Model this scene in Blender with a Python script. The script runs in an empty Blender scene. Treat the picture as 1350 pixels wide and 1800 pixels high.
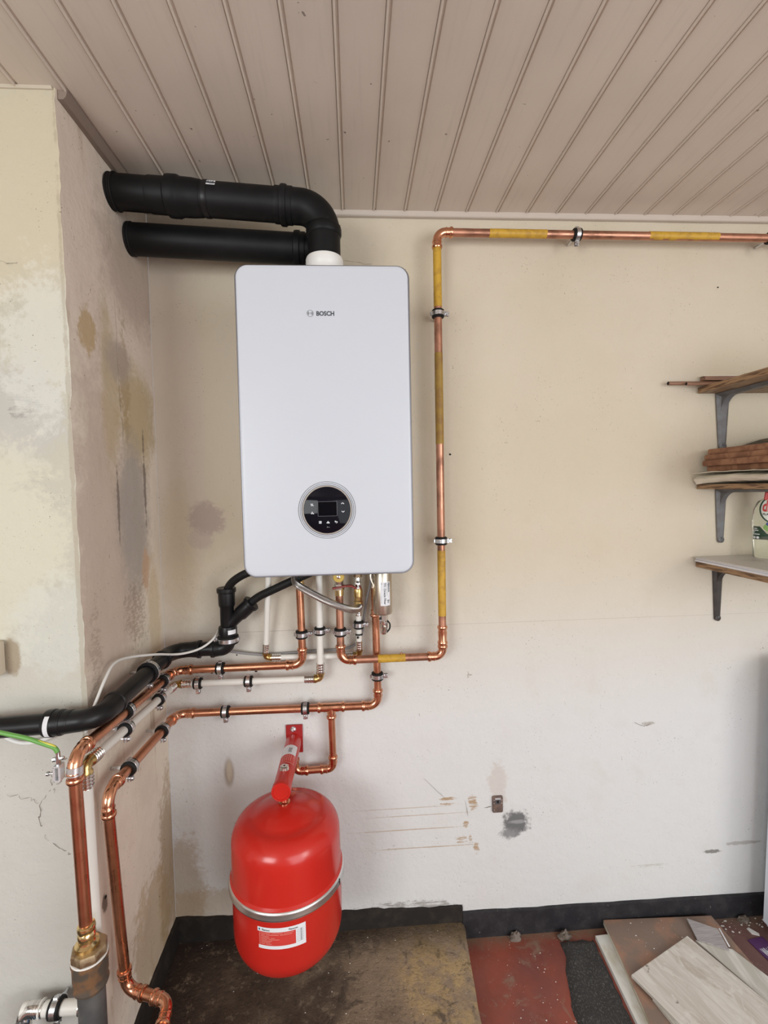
import bpy, math, random
from mathutils import Vector, Matrix, noise

random.seed(7)
SC = bpy.context.scene
COL = SC.collection
V = Vector
PI = math.pi

# ------------------------------------------------------------------ camera, world, lights, exposure
cam_d = bpy.data.cameras.new('camera')
cam = bpy.data.objects.new('camera', cam_d)
COL.objects.link(cam)
yaw, pitch, roll = 0.0615065, 0.0482737, -0.019848
F = V((math.sin(yaw) * math.cos(pitch), math.cos(yaw) * math.cos(pitch), -math.sin(pitch)))
R = V((math.cos(yaw), -math.sin(yaw), 0))
U = R.cross(F)
R2 = R * math.cos(roll) + U * math.sin(roll)
U2 = -R * math.sin(roll) + U * math.cos(roll)
cam.matrix_world = Matrix(((R2.x, U2.x, -F.x, 0.061), (R2.y, U2.y, -F.y, -1.430), (R2.z, U2.z, -F.z, 1.422), (0, 0, 0, 1)))
cam_d.sensor_fit = 'HORIZONTAL'
cam_d.sensor_width = 36.0
cam_d.lens = 838.9 / 1350 * 36.0
cam_d.clip_start = 0.02
SC.camera = cam

world = bpy.data.worlds.new('world')
SC.world = world
world.use_nodes = True
world.node_tree.nodes['Background'].inputs[0].default_value = (0.75, 0.85, 1.0, 1)
world.node_tree.nodes['Background'].inputs[1].default_value = 0.5


def area(name, loc, target, sx, sy, power, color):
    d = bpy.data.lights.new(name, 'AREA')
    d.shape = 'RECTANGLE'
    d.size, d.size_y = sx, sy
    d.energy, d.color = power, color
    o = bpy.data.objects.new(name, d)
    COL.objects.link(o)
    o.location = loc
    o.rotation_euler = (V(target) - V(loc)).to_track_quat('-Z', 'Y').to_euler()
    return o


# daylight through the window behind and to the left, plus two added fill lights
area('window_daylight', (-1.40, -2.9, 1.50), (0.1, 0.0, 0.9), 1.1, 1.0, 39, (0.95, 0.99, 1.0))
area('rear_fill', (1.15, -3.1, 1.05), (0.1, -0.2, 0.75), 2.1, 1.9, 46, (0.88, 0.945, 1.0))  # added broad fill from behind right, not a real opening
area('side_fill', (2.38, -2.5, 1.45), (-0.51, -0.2, 1.1), 1.0, 1.2, 33, (1.0, 0.985, 0.96))  # added fill that brightens the chimney breast side
SC.view_settings.view_transform = 'Standard'
SC.view_settings.look = 'None'
SC.view_settings.gamma = 1.0
SC.view_settings.use_curve_mapping = False
SC.view_settings.exposure = -0.04


# ------------------------------------------------------------------ materials
class NT:
    """small node-tree helper"""

    def __init__(self, name):
        self.m = bpy.data.materials.new(name)
        self.m.use_nodes = True
        self.t = self.m.node_tree
        self.b = self.t.nodes['Principled BSDF']

    def n(self, kind, **kw):
        nd = self.t.nodes.new(kind)
        for k, v in kw.items():
            setattr(nd, k, v)
        return nd

    def l(self, a, b):
        self.t.links.new(a, b)

    def val(self, sock, v):
        if isinstance(v, (int, float)):
            sock.default_value = v
        elif isinstance(v, (tuple, list)):
            sock.default_value = v if len(v) == 4 or len(sock.default_value) == 3 else (*v, 1)
        else:
            self.l(v, sock)

    def math(self, op, a, b=0.0, c=None, clamp=False):
        nd = self.n('ShaderNodeMath', operation=op, use_clamp=clamp)
        self.val(nd.inputs[0], a)
        self.val(nd.inputs[1], b)
        if c is not None:
            self.val(nd.inputs[2], c)
        return nd.outputs[0]

    def mix(self, fac, a, b):
        nd = self.n('ShaderNodeMix', data_type='RGBA')
        self.val(nd.inputs[0], fac)
        self.val(nd.inputs[6], a)
        self.val(nd.inputs[7], b)
        return nd.outputs[2]

    def ramp(self, x, a, b, lo=0.0, hi=1.0):
        nd = self.n('ShaderNodeMapRange', interpolation_type='SMOOTHSTEP')
        self.val(nd.inputs[0], x)
        nd.inputs[1].default_value, nd.inputs[2].default_value = a, b
        nd.inputs[3].default_value, nd.inputs[4].default_value = lo, hi
        return nd.outputs[0]

    def noise(self, vec, scale, detail=3.0, rough=0.55, stretch=None, dist=0.0):
        if stretch:
            mp = self.n('ShaderNodeMapping')
            mp.inputs['Scale'].default_value = stretch
            self.l(vec, mp.inputs[0])
            vec = mp.outputs[0]
        nd = self.n('ShaderNodeTexNoise')
        self.l(vec, nd.inputs['Vector'])
        nd.inputs['Scale'].default_value = scale
        nd.inputs['Detail'].default_value = detail
        nd.inputs['Roughness'].default_value = rough
        nd.inputs['Distortion'].default_value = dist
        return nd.outputs[0]

    def pos(self):
        return self.n('ShaderNodeNewGeometry').outputs['Position']

    def objco(self):
        return self.n('ShaderNodeTexCoord').outputs['Object']

    def bump(self, h, strength, dist=0.002):
        nd = self.n('ShaderNodeBump')
        nd.inputs['Strength'].default_value = strength
        nd.inputs['Distance'].default_value = dist
        self.l(h, nd.inputs['Height'])
        self.l(nd.outputs[0], self.b.inputs['Normal'])

    def set(self, **kw):
        names = dict(col='Base Color', rough='Roughness', metal='Metallic', spec='Specular IOR Level', coat='Coat Weight',
                     coatr='Coat Roughness', trans='Transmission Weight', ior='IOR', alpha='Alpha')
        for k, v in kw.items():
            self.val(self.b.inputs[names[k]], v)
        return self.m


def mat(name, col, rough=0.5, metal=0.0, col2=None, scale=10.0, stretch=None, lo=0.4, hi=0.6, bump=0.0, bscale=150.0,
        spec=0.5, coat=0.0, rvar=0.0, detail=3.0, trans=0.0):
    t = NT(name)
    p = t.objco()
    c = (*col, 1)
    if col2:
        f = t.ramp(t.noise(p, scale, detail, stretch=stretch), lo, hi)
        c = t.mix(f, (*col, 1), (*col2, 1))
    r = rough
    if rvar:
        r = t.ramp(t.noise(p, scale * 2.3, 3), 0.3, 0.7, rough - rvar, rough + rvar)
    if bump:
        t.bump(t.noise(p, bscale, 4), bump)
    return t.set(col=c, rough=r, metal=metal, spec=spec, coat=coat, trans=trans)


M = dict(
    copper=mat('copper', (0.66, 0.31, 0.185), 0.30, 1.0, (0.50, 0.22, 0.13), 14, None, 0.35, 0.8, rvar=0.05),
    copper_dull=mat('copper_dull', (0.54, 0.27, 0.18), 0.42, 0.9, (0.33, 0.165, 0.11), 16, None, 0.45, 0.62, rvar=0.08),
    copper_fit=mat('copper_fitting', (0.76, 0.38, 0.235), 0.2, 1.0, (0.62, 0.29, 0.175), 20, None, 0.35, 0.8, rvar=0.04),
    tape=mat('yellow_tape', (0.57, 0.335, 0.034), 0.5, 0, (0.45, 0.255, 0.03), 60, None, 0.4, 0.65, bump=0.25, bscale=90),
    tape_old=mat('olive_tape', (0.36, 0.22, 0.035), 0.5, 0, (0.28, 0.15, 0.035), 30, None, 0.4, 0.65, bump=0.25, bscale=90),
    white_pipe=mat('white_plastic_pipe', (0.76, 0.74, 0.69), 0.42),
    black=mat('black_plastic', (0.006, 0.006, 0.007), 0.36, 0, (0.010, 0.010, 0.011), 12, bump=0.05, bscale=60, spec=0.3),
    black_flue=mat('black_flue_plastic', (0.005, 0.0055, 0.006), 0.5, 0, (0.009, 0.009, 0.010), 9, None, 0.45, 0.7, bump=0.05, bscale=80, spec=0.22),
    rubber=mat('black_rubber', (0.007, 0.007, 0.007), 0.6, spec=0.3),
    zinc=mat('zinc_steel', (0.72, 0.73, 0.75), 0.25, 1.0, (0.55, 0.56, 0.58), 120),
    chrome=mat('chrome', (0.80, 0.79, 0.77), 0.14, 1.0),
    nickel=mat('brushed_nickel', (0.66, 0.60, 0.50), 0.33, 1.0, (0.58, 0.52, 0.43), 30, (1, 1, 0.1)),
    brass=mat('brass', (0.66, 0.49, 0.22), 0.28, 1.0, (0.48, 0.34, 0.14), 60),
    brass_new=mat('bright_brass', (0.86, 0.66, 0.34), 0.18, 1.0),
    brass_old=mat('weathered_brass', (0.42, 0.32, 0.20), 0.45, 0.75, (0.24, 0.15, 0.085), 45, None, 0.4, 0.6, bump=0.2),
    rust=mat('rusty_iron', (0.085, 0.065, 0.048), 0.8, 0.1, (0.20, 0.10, 0.045), 30, None, 0.42, 0.6, bump=0.5, bscale=120),
    grey_pipe=mat('old_grey_steel', (0.085, 0.085, 0.085), 0.6, 0.3, (0.13, 0.125, 0.12), 20, None, 0.4, 0.65, bump=0.3, bscale=70),
    boiler_white=mat('boiler_white', (0.565, 0.595, 0.65), 0.34, spec=0.35),
    boiler_side=mat('boiler_side_white', (0.70, 0.71, 0.74), 0.4),
    silver=mat('silver_trim', (0.25, 0.255, 0.29), 0.35, 0.7),
    glass_black=mat('black_glass', (0.006, 0.006, 0.010), 0.05, spec=0.13),
    display=mat('display_glass', (0.002, 0.002, 0.004), 0.05, spec=0.1),
    display_edge=mat('display_edge', (0.16, 0.16, 0.18), 0.3),
    icon=mat('printed_white', (0.75, 0.77, 0.82), 0.5),
    ring_grey=mat('ring_grey', (0.09, 0.09, 0.10), 0.4),
    ink=mat('dark_ink', (0.035, 0.04, 0.05), 0.5),
    ink_grey=mat('grey_ink', (0.22, 0.23, 0.24), 0.5),
    collar_white=mat('white_collar', (0.78, 0.77, 0.74), 0.4),
    red=mat('red_enamel', (0.56, 0.022, 0.014), 0.22, 0, (0.52, 0.020, 0.013), 4, spec=0.5),
    red_dark=mat('red_bracket', (0.40, 0.022, 0.022), 0.35, 0, (0.34, 0.018, 0.02), 20),
    red_label=mat('label_red', (0.62, 0.05, 0.04), 0.45),
    pink_line=mat('label_pink', (0.78, 0.36, 0.30), 0.5),
    paper=mat('white_label', (0.78, 0.79, 0.82), 0.5),
    wire_white=mat('white_cable', (0.74, 0.73, 0.70), 0.45),
    wire_grey=mat('grey_cable', (0.26, 0.25, 0.25), 0.5),
    yellow_handle=mat('yellow_handle', (0.66, 0.46, 0.10), 0.45),
    red_lever=mat('red_lever', (0.22, 0.030, 0.022), 0.4),
    blue=mat('blue_handle', (0.03, 0.12, 0.26), 0.45),
    bracket_grey=mat('grey_bracket', (0.155, 0.155, 0.16), 0.5, 0.2, (0.125, 0.12, 0.12), 30),
    bracket_dark=mat('dark_bracket', (0.038, 0.032, 0.030), 0.5, 0.2, (0.055, 0.045, 0.04), 30),
    oak=mat('oak_veneer', (0.34, 0.205, 0.105), 0.5, 0, (0.11, 0.055, 0.026), 30, (5, 0.5, 9), 0.45, 0.62, bump=0.2, bscale=60),
    rod_wood=mat('rod_wood', (0.30, 0.16, 0.10), 0.5, 0, (0.20, 0.10, 0.06), 40, (0.3, 6, 6)),
    clay=mat('terracotta', (0.33, 0.165, 0.09), 0.8, 0, (0.22, 0.10, 0.055), 30, None, 0.4, 0.62, bump=0.6, bscale=160),
    bark=mat('dark_bark', (0.05, 0.045, 0.03), 0.7, 0, (0.10, 0.075, 0.045), 40, bump=0.5),
    strip_brown=mat('brown_strip', (0.22, 0.14, 0.08), 0.6, 0, (0.13, 0.085, 0.045), 26, (3, 0.5, 3)),
    cloth=mat('cream_paper', (0.76, 0.71, 0.60), 0.75, bump=0.15, bscale=60),
    sheet_white=mat('white_sheet_stack', (0.72, 0.72, 0.76), 0.45),
    sheet_top=mat('dusty_sheet_top', (0.60, 0.58, 0.56), 0.35, 0, (0.42, 0.38, 0.34), 9, None, 0.55, 0.72, detail=6),
    board_top=mat('brown_board_face', (0.34, 0.195, 0.13), 0.75, 0, (0.23, 0.165, 0.13), 12, None, 0.42, 0.60, bump=0.35, bscale=120, detail=8),
    board_edge=mat('board_edge', (0.70, 0.66, 0.56), 0.8, 0, (0.36, 0.31, 0.23), 30, (1, 0.2, 6)),
    plank_pale=mat('pale_plank', (0.66, 0.645, 0.60), 0.5, 0, (0.50, 0.475, 0.42), 14, (2.2, 0.4, 1)),
    white_edge=mat('white_board', (0.70, 0.70, 0.66), 0.55, 0, (0.52, 0.49, 0.40), 16, (1, 0.5, 1), 0.5, 0.72),
    foam=mat('grey_translucent_sheet', (0.40, 0.37, 0.37), 0.4, 0, (0.31, 0.285, 0.285), 70, (0.25, 5, 1), 0.42, 0.6),
    felt=mat('black_roofing_felt', (0.035, 0.033, 0.032), 0.9, 0, (0.155, 0.148, 0.14), 240, (1.3, 0.7, 1), 0.50, 0.78, bump=0.9, bscale=220, detail=6),
    purple=mat('purple_wrapper', (0.09, 0.028, 0.115), 0.35),
    lilac=mat('lilac_panel', (0.27, 0.16, 0.32), 0.4),
    white_gloss=mat('white_appliance', (0.74, 0.80, 0.88), 0.3),
    plinth_grey=mat('grey_plinth', (0.20, 0.20, 0.24), 0.5),
    chip=mat('plaster_chip', (0.74, 0.72, 0.69), 0.8),
    beige_box=mat('beige_plastic', (0.62, 0.54, 0.43), 0.5),
    earth_green=mat('earth_green', (0.13, 0.34, 0.07), 0.4),
    earth_yellow=mat('earth_yellow', (0.62, 0.55, 0.08), 0.4),
    alu=mat('aluminium_strap', (0.75, 0.75, 0.76), 0.32, 1.0),
    clamp_white=mat('clamp_grey', (0.72, 0.73, 0.75), 0.35, 0.6),
    plate_rust=mat('rusty_plate', (0.16, 0.115, 0.10), 0.6, 0.5, (0.23, 0.16, 0.13), 60, bump=0.3),
    hole=mat('dark_hole', (0.012, 0.010, 0.010), 0.9),
    crack=mat('crack_line', (0.20, 0.17, 0.13), 0.9),
    green_dark=mat('label_dark_green', (0.02, 0.055, 0.03), 0.4),
    green_lite=mat('label_green', (0.22, 0.38, 0.10), 0.4),
    label_cream=mat('label_cream', (0.66, 0.68, 0.60), 0.4),
    label_red2=mat('letter_red', (0.50, 0.035, 0.03), 0.4),
    label_blue=mat('label_blue', (0.02, 0.045, 0.20), 0.4),
    ceiling_batten=mat('taupe_batten', (0.24, 0.185, 0.15), 0.6),
    ceil_trim=mat('ceiling_trim', (0.56, 0.49, 0.43), 0.55),
    cove=mat('cream_cove', (0.52, 0.46, 0.36), 0.7),
    backing=mat('ceiling_backing', (0.16, 0.135, 0.12), 0.8),
    room=mat('room_plaster', (0.76, 0.745, 0.71), 0.85),
)
# clear plastic of the spray bottle
_t = NT('clear_plastic')
M['clear'] = _t.set(col=(0.86, 0.88, 0.78, 1), rough=0.12, trans=0.9, ior=1.25)
# bleached wood-grain plank: grain runs along the board
_t = NT('bleached_plank_grain')
_mp = _t.n('ShaderNodeMapping')
_mp.inputs['Rotation'].default_value = (0, 0, math.radians(-22.5))
_t.l(_t.objco(), _mp.inputs[0])
_q = _mp.outputs[0]
_c = _t.mix(_t.ramp(_t.noise(_q, 34, 6, 0.65, (1.0, 0.10, 1), 1.2), 0.40, 0.66), (0.66, 0.62, 0.565, 1), (0.55, 0.50, 0.44, 1))
_c = _t.mix(_t.math('MULTIPLY', _t.ramp(_t.noise(_q, 9, 7, 0.7, (1.0, 0.45, 1), 1.0), 0.50, 0.68), 0.7), _c, (0.42, 0.36, 0.29, 1))
_c = _t.mix(_t.math('MULTIPLY', _t.ramp(_t.noise(_q, 15, 4, 0.6, (1.0, 0.5, 1), 2.0), 0.56, 0.64), 0.6), _c, (0.72, 0.69, 0.64, 1))
_c = _t.mix(_t.math('MULTIPLY', _t.ramp(_t.noise(_q, 26, 3, 0.55), 0.70, 0.76), 0.75), _c, (0.15, 0.11, 0.08, 1))
_t.bump(_t.noise(_q, 60, 5, 0.6, (1, 0.12, 1)), 0.15, 0.001)
M['plank'] = _t.set(col=_c, rough=0.5)
# braided steel hose
_t = NT('braided_steel')
_w = _t.n('ShaderNodeTexWave', bands_direction='DIAGONAL')
_w.inputs['Scale'].default_value = 260
_t.l(_t.objco(), _w.inputs['Vector'])
_t.bump(_w.outputs[1], 0.6, 0.001)
M['braid'] = _t.set(col=_t.mix(_w.outputs[1], (0.30, 0.28, 0.27, 1), (0.80, 0.78, 0.75, 1)), rough=0.28, metal=1.0)


def wall_material(name, axes, base, low=None, split=1.0, blots=(), specks=0.5, warm=0.4, streak=0.0):
    """painted plaster; axes are the world axes that run across and up the wall;
    blots are patches and stains of their own shape, and some painted shade: (across, up, half width, half height, colour, strength, raggedness)"""
    t = NT(name)
    p = t.pos()
    sx = t.n('ShaderNodeSeparateXYZ')
    t.l(p, sx.inputs[0])
    u, v = sx.outputs[axes[0]], sx.outputs[axes[1]]
    big = t.noise(p, 1.7, 4, 0.6)
    mid = t.noise(p, 7, 5, 0.6)
    c = t.mix(t.ramp(big, 0.35, 0.68), (*base, 1), (base[0] * 0.95, base[1] * 0.94, base[2] * 0.90, 1))
    if low:
        edge = t.math('ADD', v, t.math('MULTIPLY', t.math('SUBTRACT', mid, 0.5), 0.05))
        c = t.mix(t.ramp(edge, split - 0.34, split + 0.30), (*low, 1), c)
    c = t.mix(t.math('MULTIPLY', t.ramp(mid, 0.55, 0.75), 0.35 * warm), c, (base[0] * 0.80, base[1] * 0.70, base[2] * 0.56, 1))
    c = t.mix(t.math('MULTIPLY', t.ramp(t.noise(p, 4.1, 3, 0.6), 0.56, 0.72), 0.25 * warm), c, (0.55, 0.43, 0.38, 1))
    if streak:
        st = t.noise(p, 26, 4, 0.6, (1, 1, 0.12))
        c = t.mix(t.math('MULTIPLY', t.ramp(st, 0.56, 0.74), streak), c, (0.36, 0.25, 0.14, 1))
    rag = t.noise(p, 10, 8, 0.68, None, 0.8)
    brush = t.ramp(t.noise(p, 60, 5, 0.7, (0.35, 1, 2.4)), 0.40, 0.56)
    fine = t.noise(p, 70, 4, 0.65)
    for (bu, bv, ru, rv, colr, strength, ragged) in blots:
        du = t.math('MULTIPLY', t.math('SUBTRACT', u, bu), 1.0 / ru)
        dv = t.math('MULTIPLY', t.math('SUBTRACT', v, bv), 1.0 / rv)
        d = t.math('SQRT', t.math('ADD', t.math('MULTIPLY', du, du), t.math('MULTIPLY', dv, dv)))
        d = t.math('ADD', d, t.math('MULTIPLY', t.math('SUBTRACT', rag, 0.5), 2.6 * ragged))
        d = t.math('ADD', d, t.math('MULTIPLY', t.math('SUBTRACT', fine, 0.5), 1.5 * ragged))
        if ragged >= 1.2:
            strength = t.math('MULTIPLY', brush, strength)
        soft = 0.42 if ragged < 0.6 else 0.26
        c = t.mix(t.math('MULTIPLY', t.ramp(d, 1.0 + soft, 1.0 - soft), strength), c, (*colr, 1))
    if specks:
        sp = t.math('MULTIPLY', t.ramp(t.noise(p, 210, 2, 0.5), 0.675, 0.72), t.ramp(t.noise(p, 9, 3, 0.6), 0.45, 0.64))
        c = t.mix(t.math('MULTIPLY', sp, specks), c, (0.12, 0.085, 0.055, 1))
        lg = t.math('MULTIPLY', t.ramp(t.noise(p, 55, 3, 0.6, (1, 1, 0.7), 1.5), 0.715, 0.745), t.ramp(t.noise(p, 3.2, 2), 0.42, 0.6))
        c = t.mix(t.math('MULTIPLY', lg, specks * 0.8), c, (0.18, 0.12, 0.07, 1))
    h = t.math('ADD', t.math('MULTIPLY', t.noise(p, 22, 4, 0.6), 1.0), t.math('MULTIPLY', fine, 0.22))
    t.bump(h, 0.5, 0.006)
    return t.set(col=c, rough=0.62, spec=0.3)


CREAM_BOUNCE = (0.62, 0.55, 0.44)  # upper wall paint, with warm ceiling bounce put into the colour
PINK = (0.72, 0.605, 0.53)
GREYP = (0.42, 0.37, 0.33)
OCHRE = (0.48, 0.375, 0.20)
RUST = (0.36, 0.20, 0.055)
WOFF = (0.66, 0.645, 0.56)
M['wall_back'] = wall_material('wall_back_paint', (0, 2), CREAM_BOUNCE, (0.69, 0.69, 0.685), 0.96, [
    (-0.505, 1.75, 0.10, 0.95, (0.56, 0.47, 0.41), 0.45, 0.35),  # pinkish nook plaster with the chimney breast's shade painted in
    (-0.455, 1.25, 0.05, 0.22, OCHRE, 0.28, 0.5),
    (-0.40, 1.62, 0.03, 0.36, (0.58, 0.49, 0.42), 0.4, 0.15),  # edge of the nook shade, painted into the wall colour
    (-0.375, 1.345, 0.052, 0.046, (0.40, 0.315, 0.28), 0.75, 0.6),
    (-0.39, 1.285, 0.035, 0.03, (0.46, 0.37, 0.33), 0.5, 0.7),
    (-0.49, 0.22, 0.07, 0.16, (0.36, 0.24, 0.11), 0.5, 0.6),
    (-0.42, 0.16, 0.16, 0.05, (0.42, 0.29, 0.15), 0.5, 0.7),
    (-0.336, 0.575, 0.014, 0.040, (0.27, 0.21, 0.15), 0.75, 0.15),
    (-0.335, 0.579, 0.0085, 0.032, (0.56, 0.50, 0.40), 1.0, 0.1),
    (0.548, 0.360, 0.046, 0.036, (0.16, 0.16, 0.165), 1.0, 0.75),
    (0.528, 0.328, 0.034, 0.018, (0.22, 0.22, 0.225), 0.9, 0.8),
    (0.553, 0.364, 0.03, 0.006, (0.40, 0.40, 0.41), 0.6, 0.5),
    (0.41, 0.435, 0.012, 0.019, RUST, 0.75, 1.5), (0.335, 0.452, 0.022, 0.004, RUST, 0.8, 1.2),
    (0.33, 0.436, 0.026, 0.0025, RUST, 0.7, 1.5), (0.386, 0.366, 0.010, 0.012, RUST, 0.8, 1.5),
    (0.368, 0.324, 0.020, 0.006, RUST, 0.75, 1.5), (0.372, 0.31, 0.014, 0.0035, RUST, 0.7, 1.5),
    (0.42, 0.285, 0.009, 0.017, RUST, 0.75, 1.5), (0.40, 0.322, 0.004, 0.013, RUST, 0.6, 1.5),
    (0.25, 0.30, 0.16, 0.0018, RUST, 0.55, 0.5), (0.21, 0.36, 0.17, 0.0018, RUST, 0.5, 0.5),
    (0.24, 0.405, 0.15, 0.0014, RUST, 0.45, 0.5), (0.20, 0.43, 0.14, 0.0014, RUST, 0.4, 0.5),
    (0.49, 0.50, 0.03, 0.06, (0.50, 0.40, 0.32), 0.35, 0.9),
    (1.20, 0.222, 0.03, 0.006, (0.20, 0.19, 0.17), 0.9, 0.9), (1.30, 0.245, 0.06, 0.006, (0.33, 0.31, 0.28), 0.6, 0.9),
    (0.98, 0.19, 0.05, 0.006, (0.46, 0.44, 0.38), 0.5, 1.3),
    (0.20, 0.108, 0.16, 0.018, (0.14, 0.11, 0.085), 0.6, 1.2),
    (0.98, 0.66, 0.02, 0.006, (0.38, 0.35, 0.30), 0.7, 0.9), (0.62, 1.003, 0.9, 0.0012, (0.40, 0.36, 0.29), 0.3, 0.3),
    (-0.15, 1.003, 0.3, 0.0012, (0.36, 0.32, 0.26), 0.35, 0.3),
], specks=0.55, warm=0.35)
M['wall_left'] = wall_material('wall_left_paint', (1, 2), (0.80, 0.71, 0.61), None, 1.0, [
    (-0.33, 1.98, 0.13, 0.26, PINK, 0.55, 0.5), (-0.18, 1.80, 0.22, 0.30, PINK, 0.8, 0.45),
    (-0.10, 2.0, 0.16, 0.14, (0.44, 0.35, 0.29), 0.7, 0.5),
    (-0.30, 1.28, 0.14, 0.45, (0.55, 0.44, 0.37), 0.8, 0.5),
    (-0.11, 1.62, 0.10, 0.13, OCHRE, 0.8, 0.5), (-0.25, 1.66, 0.04, 0.20, OCHRE, 0.55, 0.5),
    (-0.34, 1.78, 0.035, 0.05, (0.45, 0.31, 0.13), 0.7, 0.9), (-0.175, 1.70, 0.025, 0.14, (0.34, 0.23, 0.11), 0.5, 1.0),
    (-0.155, 1.36, 0.088, 0.185, GREYP, 0.95, 0.35), (-0.20, 1.75, 0.06, 0.05, (0.42, 0.35, 0.30), 0.7, 0.5),
    (-0.085, 1.44, 0.006, 0.14, (0.16, 0.12, 0.10), 0.7, 1.1), (-0.235, 1.40, 0.005, 0.12, (0.16, 0.12, 0.10), 0.7, 1.1),
    (-0.10, 1.215, 0.02, 0.06, (0.60, 0.37, 0.22), 0.7, 0.8), (-0.06, 1.07, 0.035, 0.16, (0.66, 0.53, 0.36), 0.7, 0.6),
    (-0.16, 1.09, 0.05, 0.07, (0.22, 0.15, 0.10), 0.4, 1.6), (-0.36, 1.02, 0.02, 0.14, (0.22, 0.15, 0.10), 0.35, 1.6),
    (-0.02, 0.30, 0.08, 0.26, (0.36, 0.24, 0.11), 0.6, 0.7), (-0.14, 0.24, 0.12, 0.16, (0.44, 0.31, 0.16), 0.6, 0.8),
    (-0.38, 0.52, 0.012, 0.02, (0.10, 0.07, 0.05), 0.8, 0.9),
], specks=0.9, warm=0.9, streak=0.5)
M['wall_corner'] = wall_material('wall_corner_paint', (0, 2), (0.51, 0.485, 0.405), (0.56, 0.545, 0.505), 1.05, [
    (-0.60, 2.05, 0.18, 0.22, (0.60, 0.52, 0.36), 0.6, 0.5),
    (-0.60, 1.60, 0.085, 0.10, (0.47, 0.46, 0.44), 0.6, 0.6), (-0.61, 1.60, 0.03, 0.02, (0.20, 0.19, 0.18), 0.5, 1.8),
    (-0.56, 1.72, 0.08, 0.14, (0.68, 0.68, 0.62), 0.5, 0.9), (-0.66, 1.32, 0.12, 0.20, (0.68, 0.65, 0.51), 0.5, 0.8),
    (-0.56, 1.15, 0.09, 0.10, (0.58, 0.60, 0.55), 0.5, 0.6), (-0.655, 1.09, 0.015, 0.04, (0.30, 0.23, 0.15), 0.8, 0.7),
    (-0.515, 1.15, 0.005, 0.9, (0.36, 0.30, 0.22), 0.5, 1.0),
], specks=0.7, warm=0.35)
M['ceiling'] = None
_t = NT('ceiling_planks_taupe')
_p = _t.pos()
_c = _t.mix(_t.ramp(_t.noise(_p, 3, 3), 0.35, 0.7), (0.68, 0.595, 0.515, 1), (0.63, 0.55, 0.475, 1))
_c = _t.mix(_t.math('MULTIPLY', _t.ramp(_t.noise(_p, 90, 3, 0.6, (1, 0.06, 1)), 0.5, 0.8), 0.3), _c, (0.52, 0.45, 0.39, 1))
_sp = _t.math('MULTIPLY', _t.ramp(_t.noise(_p, 60, 2), 0.755, 0.78), 0.7)
_c = _t.mix(_sp, _c, (0.10, 0.07, 0.05, 1))
_t.bump(_t.noise(_p, 140, 3, 0.6, (1, 0.12, 1)), 0.12, 0.001)
M['ceiling'] = _t.set(col=_c, rough=0.5, spec=0.35)

# red cement floor with dirt
_t = NT('red_cement_floor')
_p = _t.pos()
_c = _t.mix(_t.ramp(_t.noise(_p, 5, 5, 0.6), 0.35, 0.7), (0.29, 0.066, 0.040, 1), (0.19, 0.052, 0.037, 1))
_sx = _t.n('ShaderNodeSeparateXYZ')
_t.l(_p, _sx.inputs[0])
_far = _t.ramp(_t.math('ADD', _sx.outputs[0], _t.math('MULTIPLY', _t.noise(_p, 6, 4), 0.12)), 0.95, 1.2)
_c = _t.mix(_far, _c, (0.17, 0.085, 0.075, 1))
_c = _t.mix(_t.math('MULTIPLY', _t.ramp(_t.noise(_p, 11, 6, 0.7, None, 1.2), 0.54, 0.70), 0.75), _c, (0.25, 0.17, 0.12, 1))
_dirt = _t.ramp(_t.math('ADD', _sx.outputs[1], _t.math('MULTIPLY', _t.math('SUBTRACT', _t.noise(_p, 14, 5, 0.7), 0.5), 0.12)), -0.055, 0.0)
_c = _t.mix(_t.math('MULTIPLY', _dirt, 0.75), _c, (0.20, 0.15, 0.10, 1))
_c = _t.mix(_t.ramp(_t.noise(_p, 130, 2), 0.74, 0.77), _c, (0.60, 0.52, 0.42, 1))
_t.bump(_t.noise(_p, 60, 5, 0.65), 0.3, 0.004)
M['floor'] = _t.set(col=_c, rough=_t.ramp(_t.noise(_p, 9, 4), 0.3, 0.7, 0.38, 0.7))

# stained concrete slab in the nook
_t = NT('stained_concrete_slab')
_p = _t.pos()
_sx = _t.n('ShaderNodeSeparateXYZ')
_t.l(_p, _sx.inputs[0])
_n1 = _t.noise(_p, 6, 6, 0.62)
_n2 = _t.noise(_p, 28, 6, 0.7)
_c = _t.mix(_t.ramp(_n1, 0.36, 0.66), (0.060, 0.037, 0.023, 1), (0.145, 0.098, 0.062, 1))
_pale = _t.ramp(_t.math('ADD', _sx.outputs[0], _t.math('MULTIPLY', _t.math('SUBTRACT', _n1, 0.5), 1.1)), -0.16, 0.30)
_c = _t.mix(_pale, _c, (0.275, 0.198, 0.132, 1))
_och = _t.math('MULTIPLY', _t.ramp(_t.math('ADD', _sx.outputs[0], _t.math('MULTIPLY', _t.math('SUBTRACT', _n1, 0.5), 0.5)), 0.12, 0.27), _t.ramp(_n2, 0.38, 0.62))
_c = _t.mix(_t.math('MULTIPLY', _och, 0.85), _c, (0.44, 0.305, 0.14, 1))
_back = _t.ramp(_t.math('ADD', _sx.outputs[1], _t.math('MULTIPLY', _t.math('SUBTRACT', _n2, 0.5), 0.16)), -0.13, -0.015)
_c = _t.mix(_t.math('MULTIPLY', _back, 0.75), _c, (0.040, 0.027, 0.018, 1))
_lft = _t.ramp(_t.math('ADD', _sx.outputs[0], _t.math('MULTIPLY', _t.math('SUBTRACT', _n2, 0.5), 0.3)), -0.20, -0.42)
_c = _t.mix(_t.math('MULTIPLY', _lft, 0.8), _c, (0.026, 0.0135, 0.0095, 1))
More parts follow.
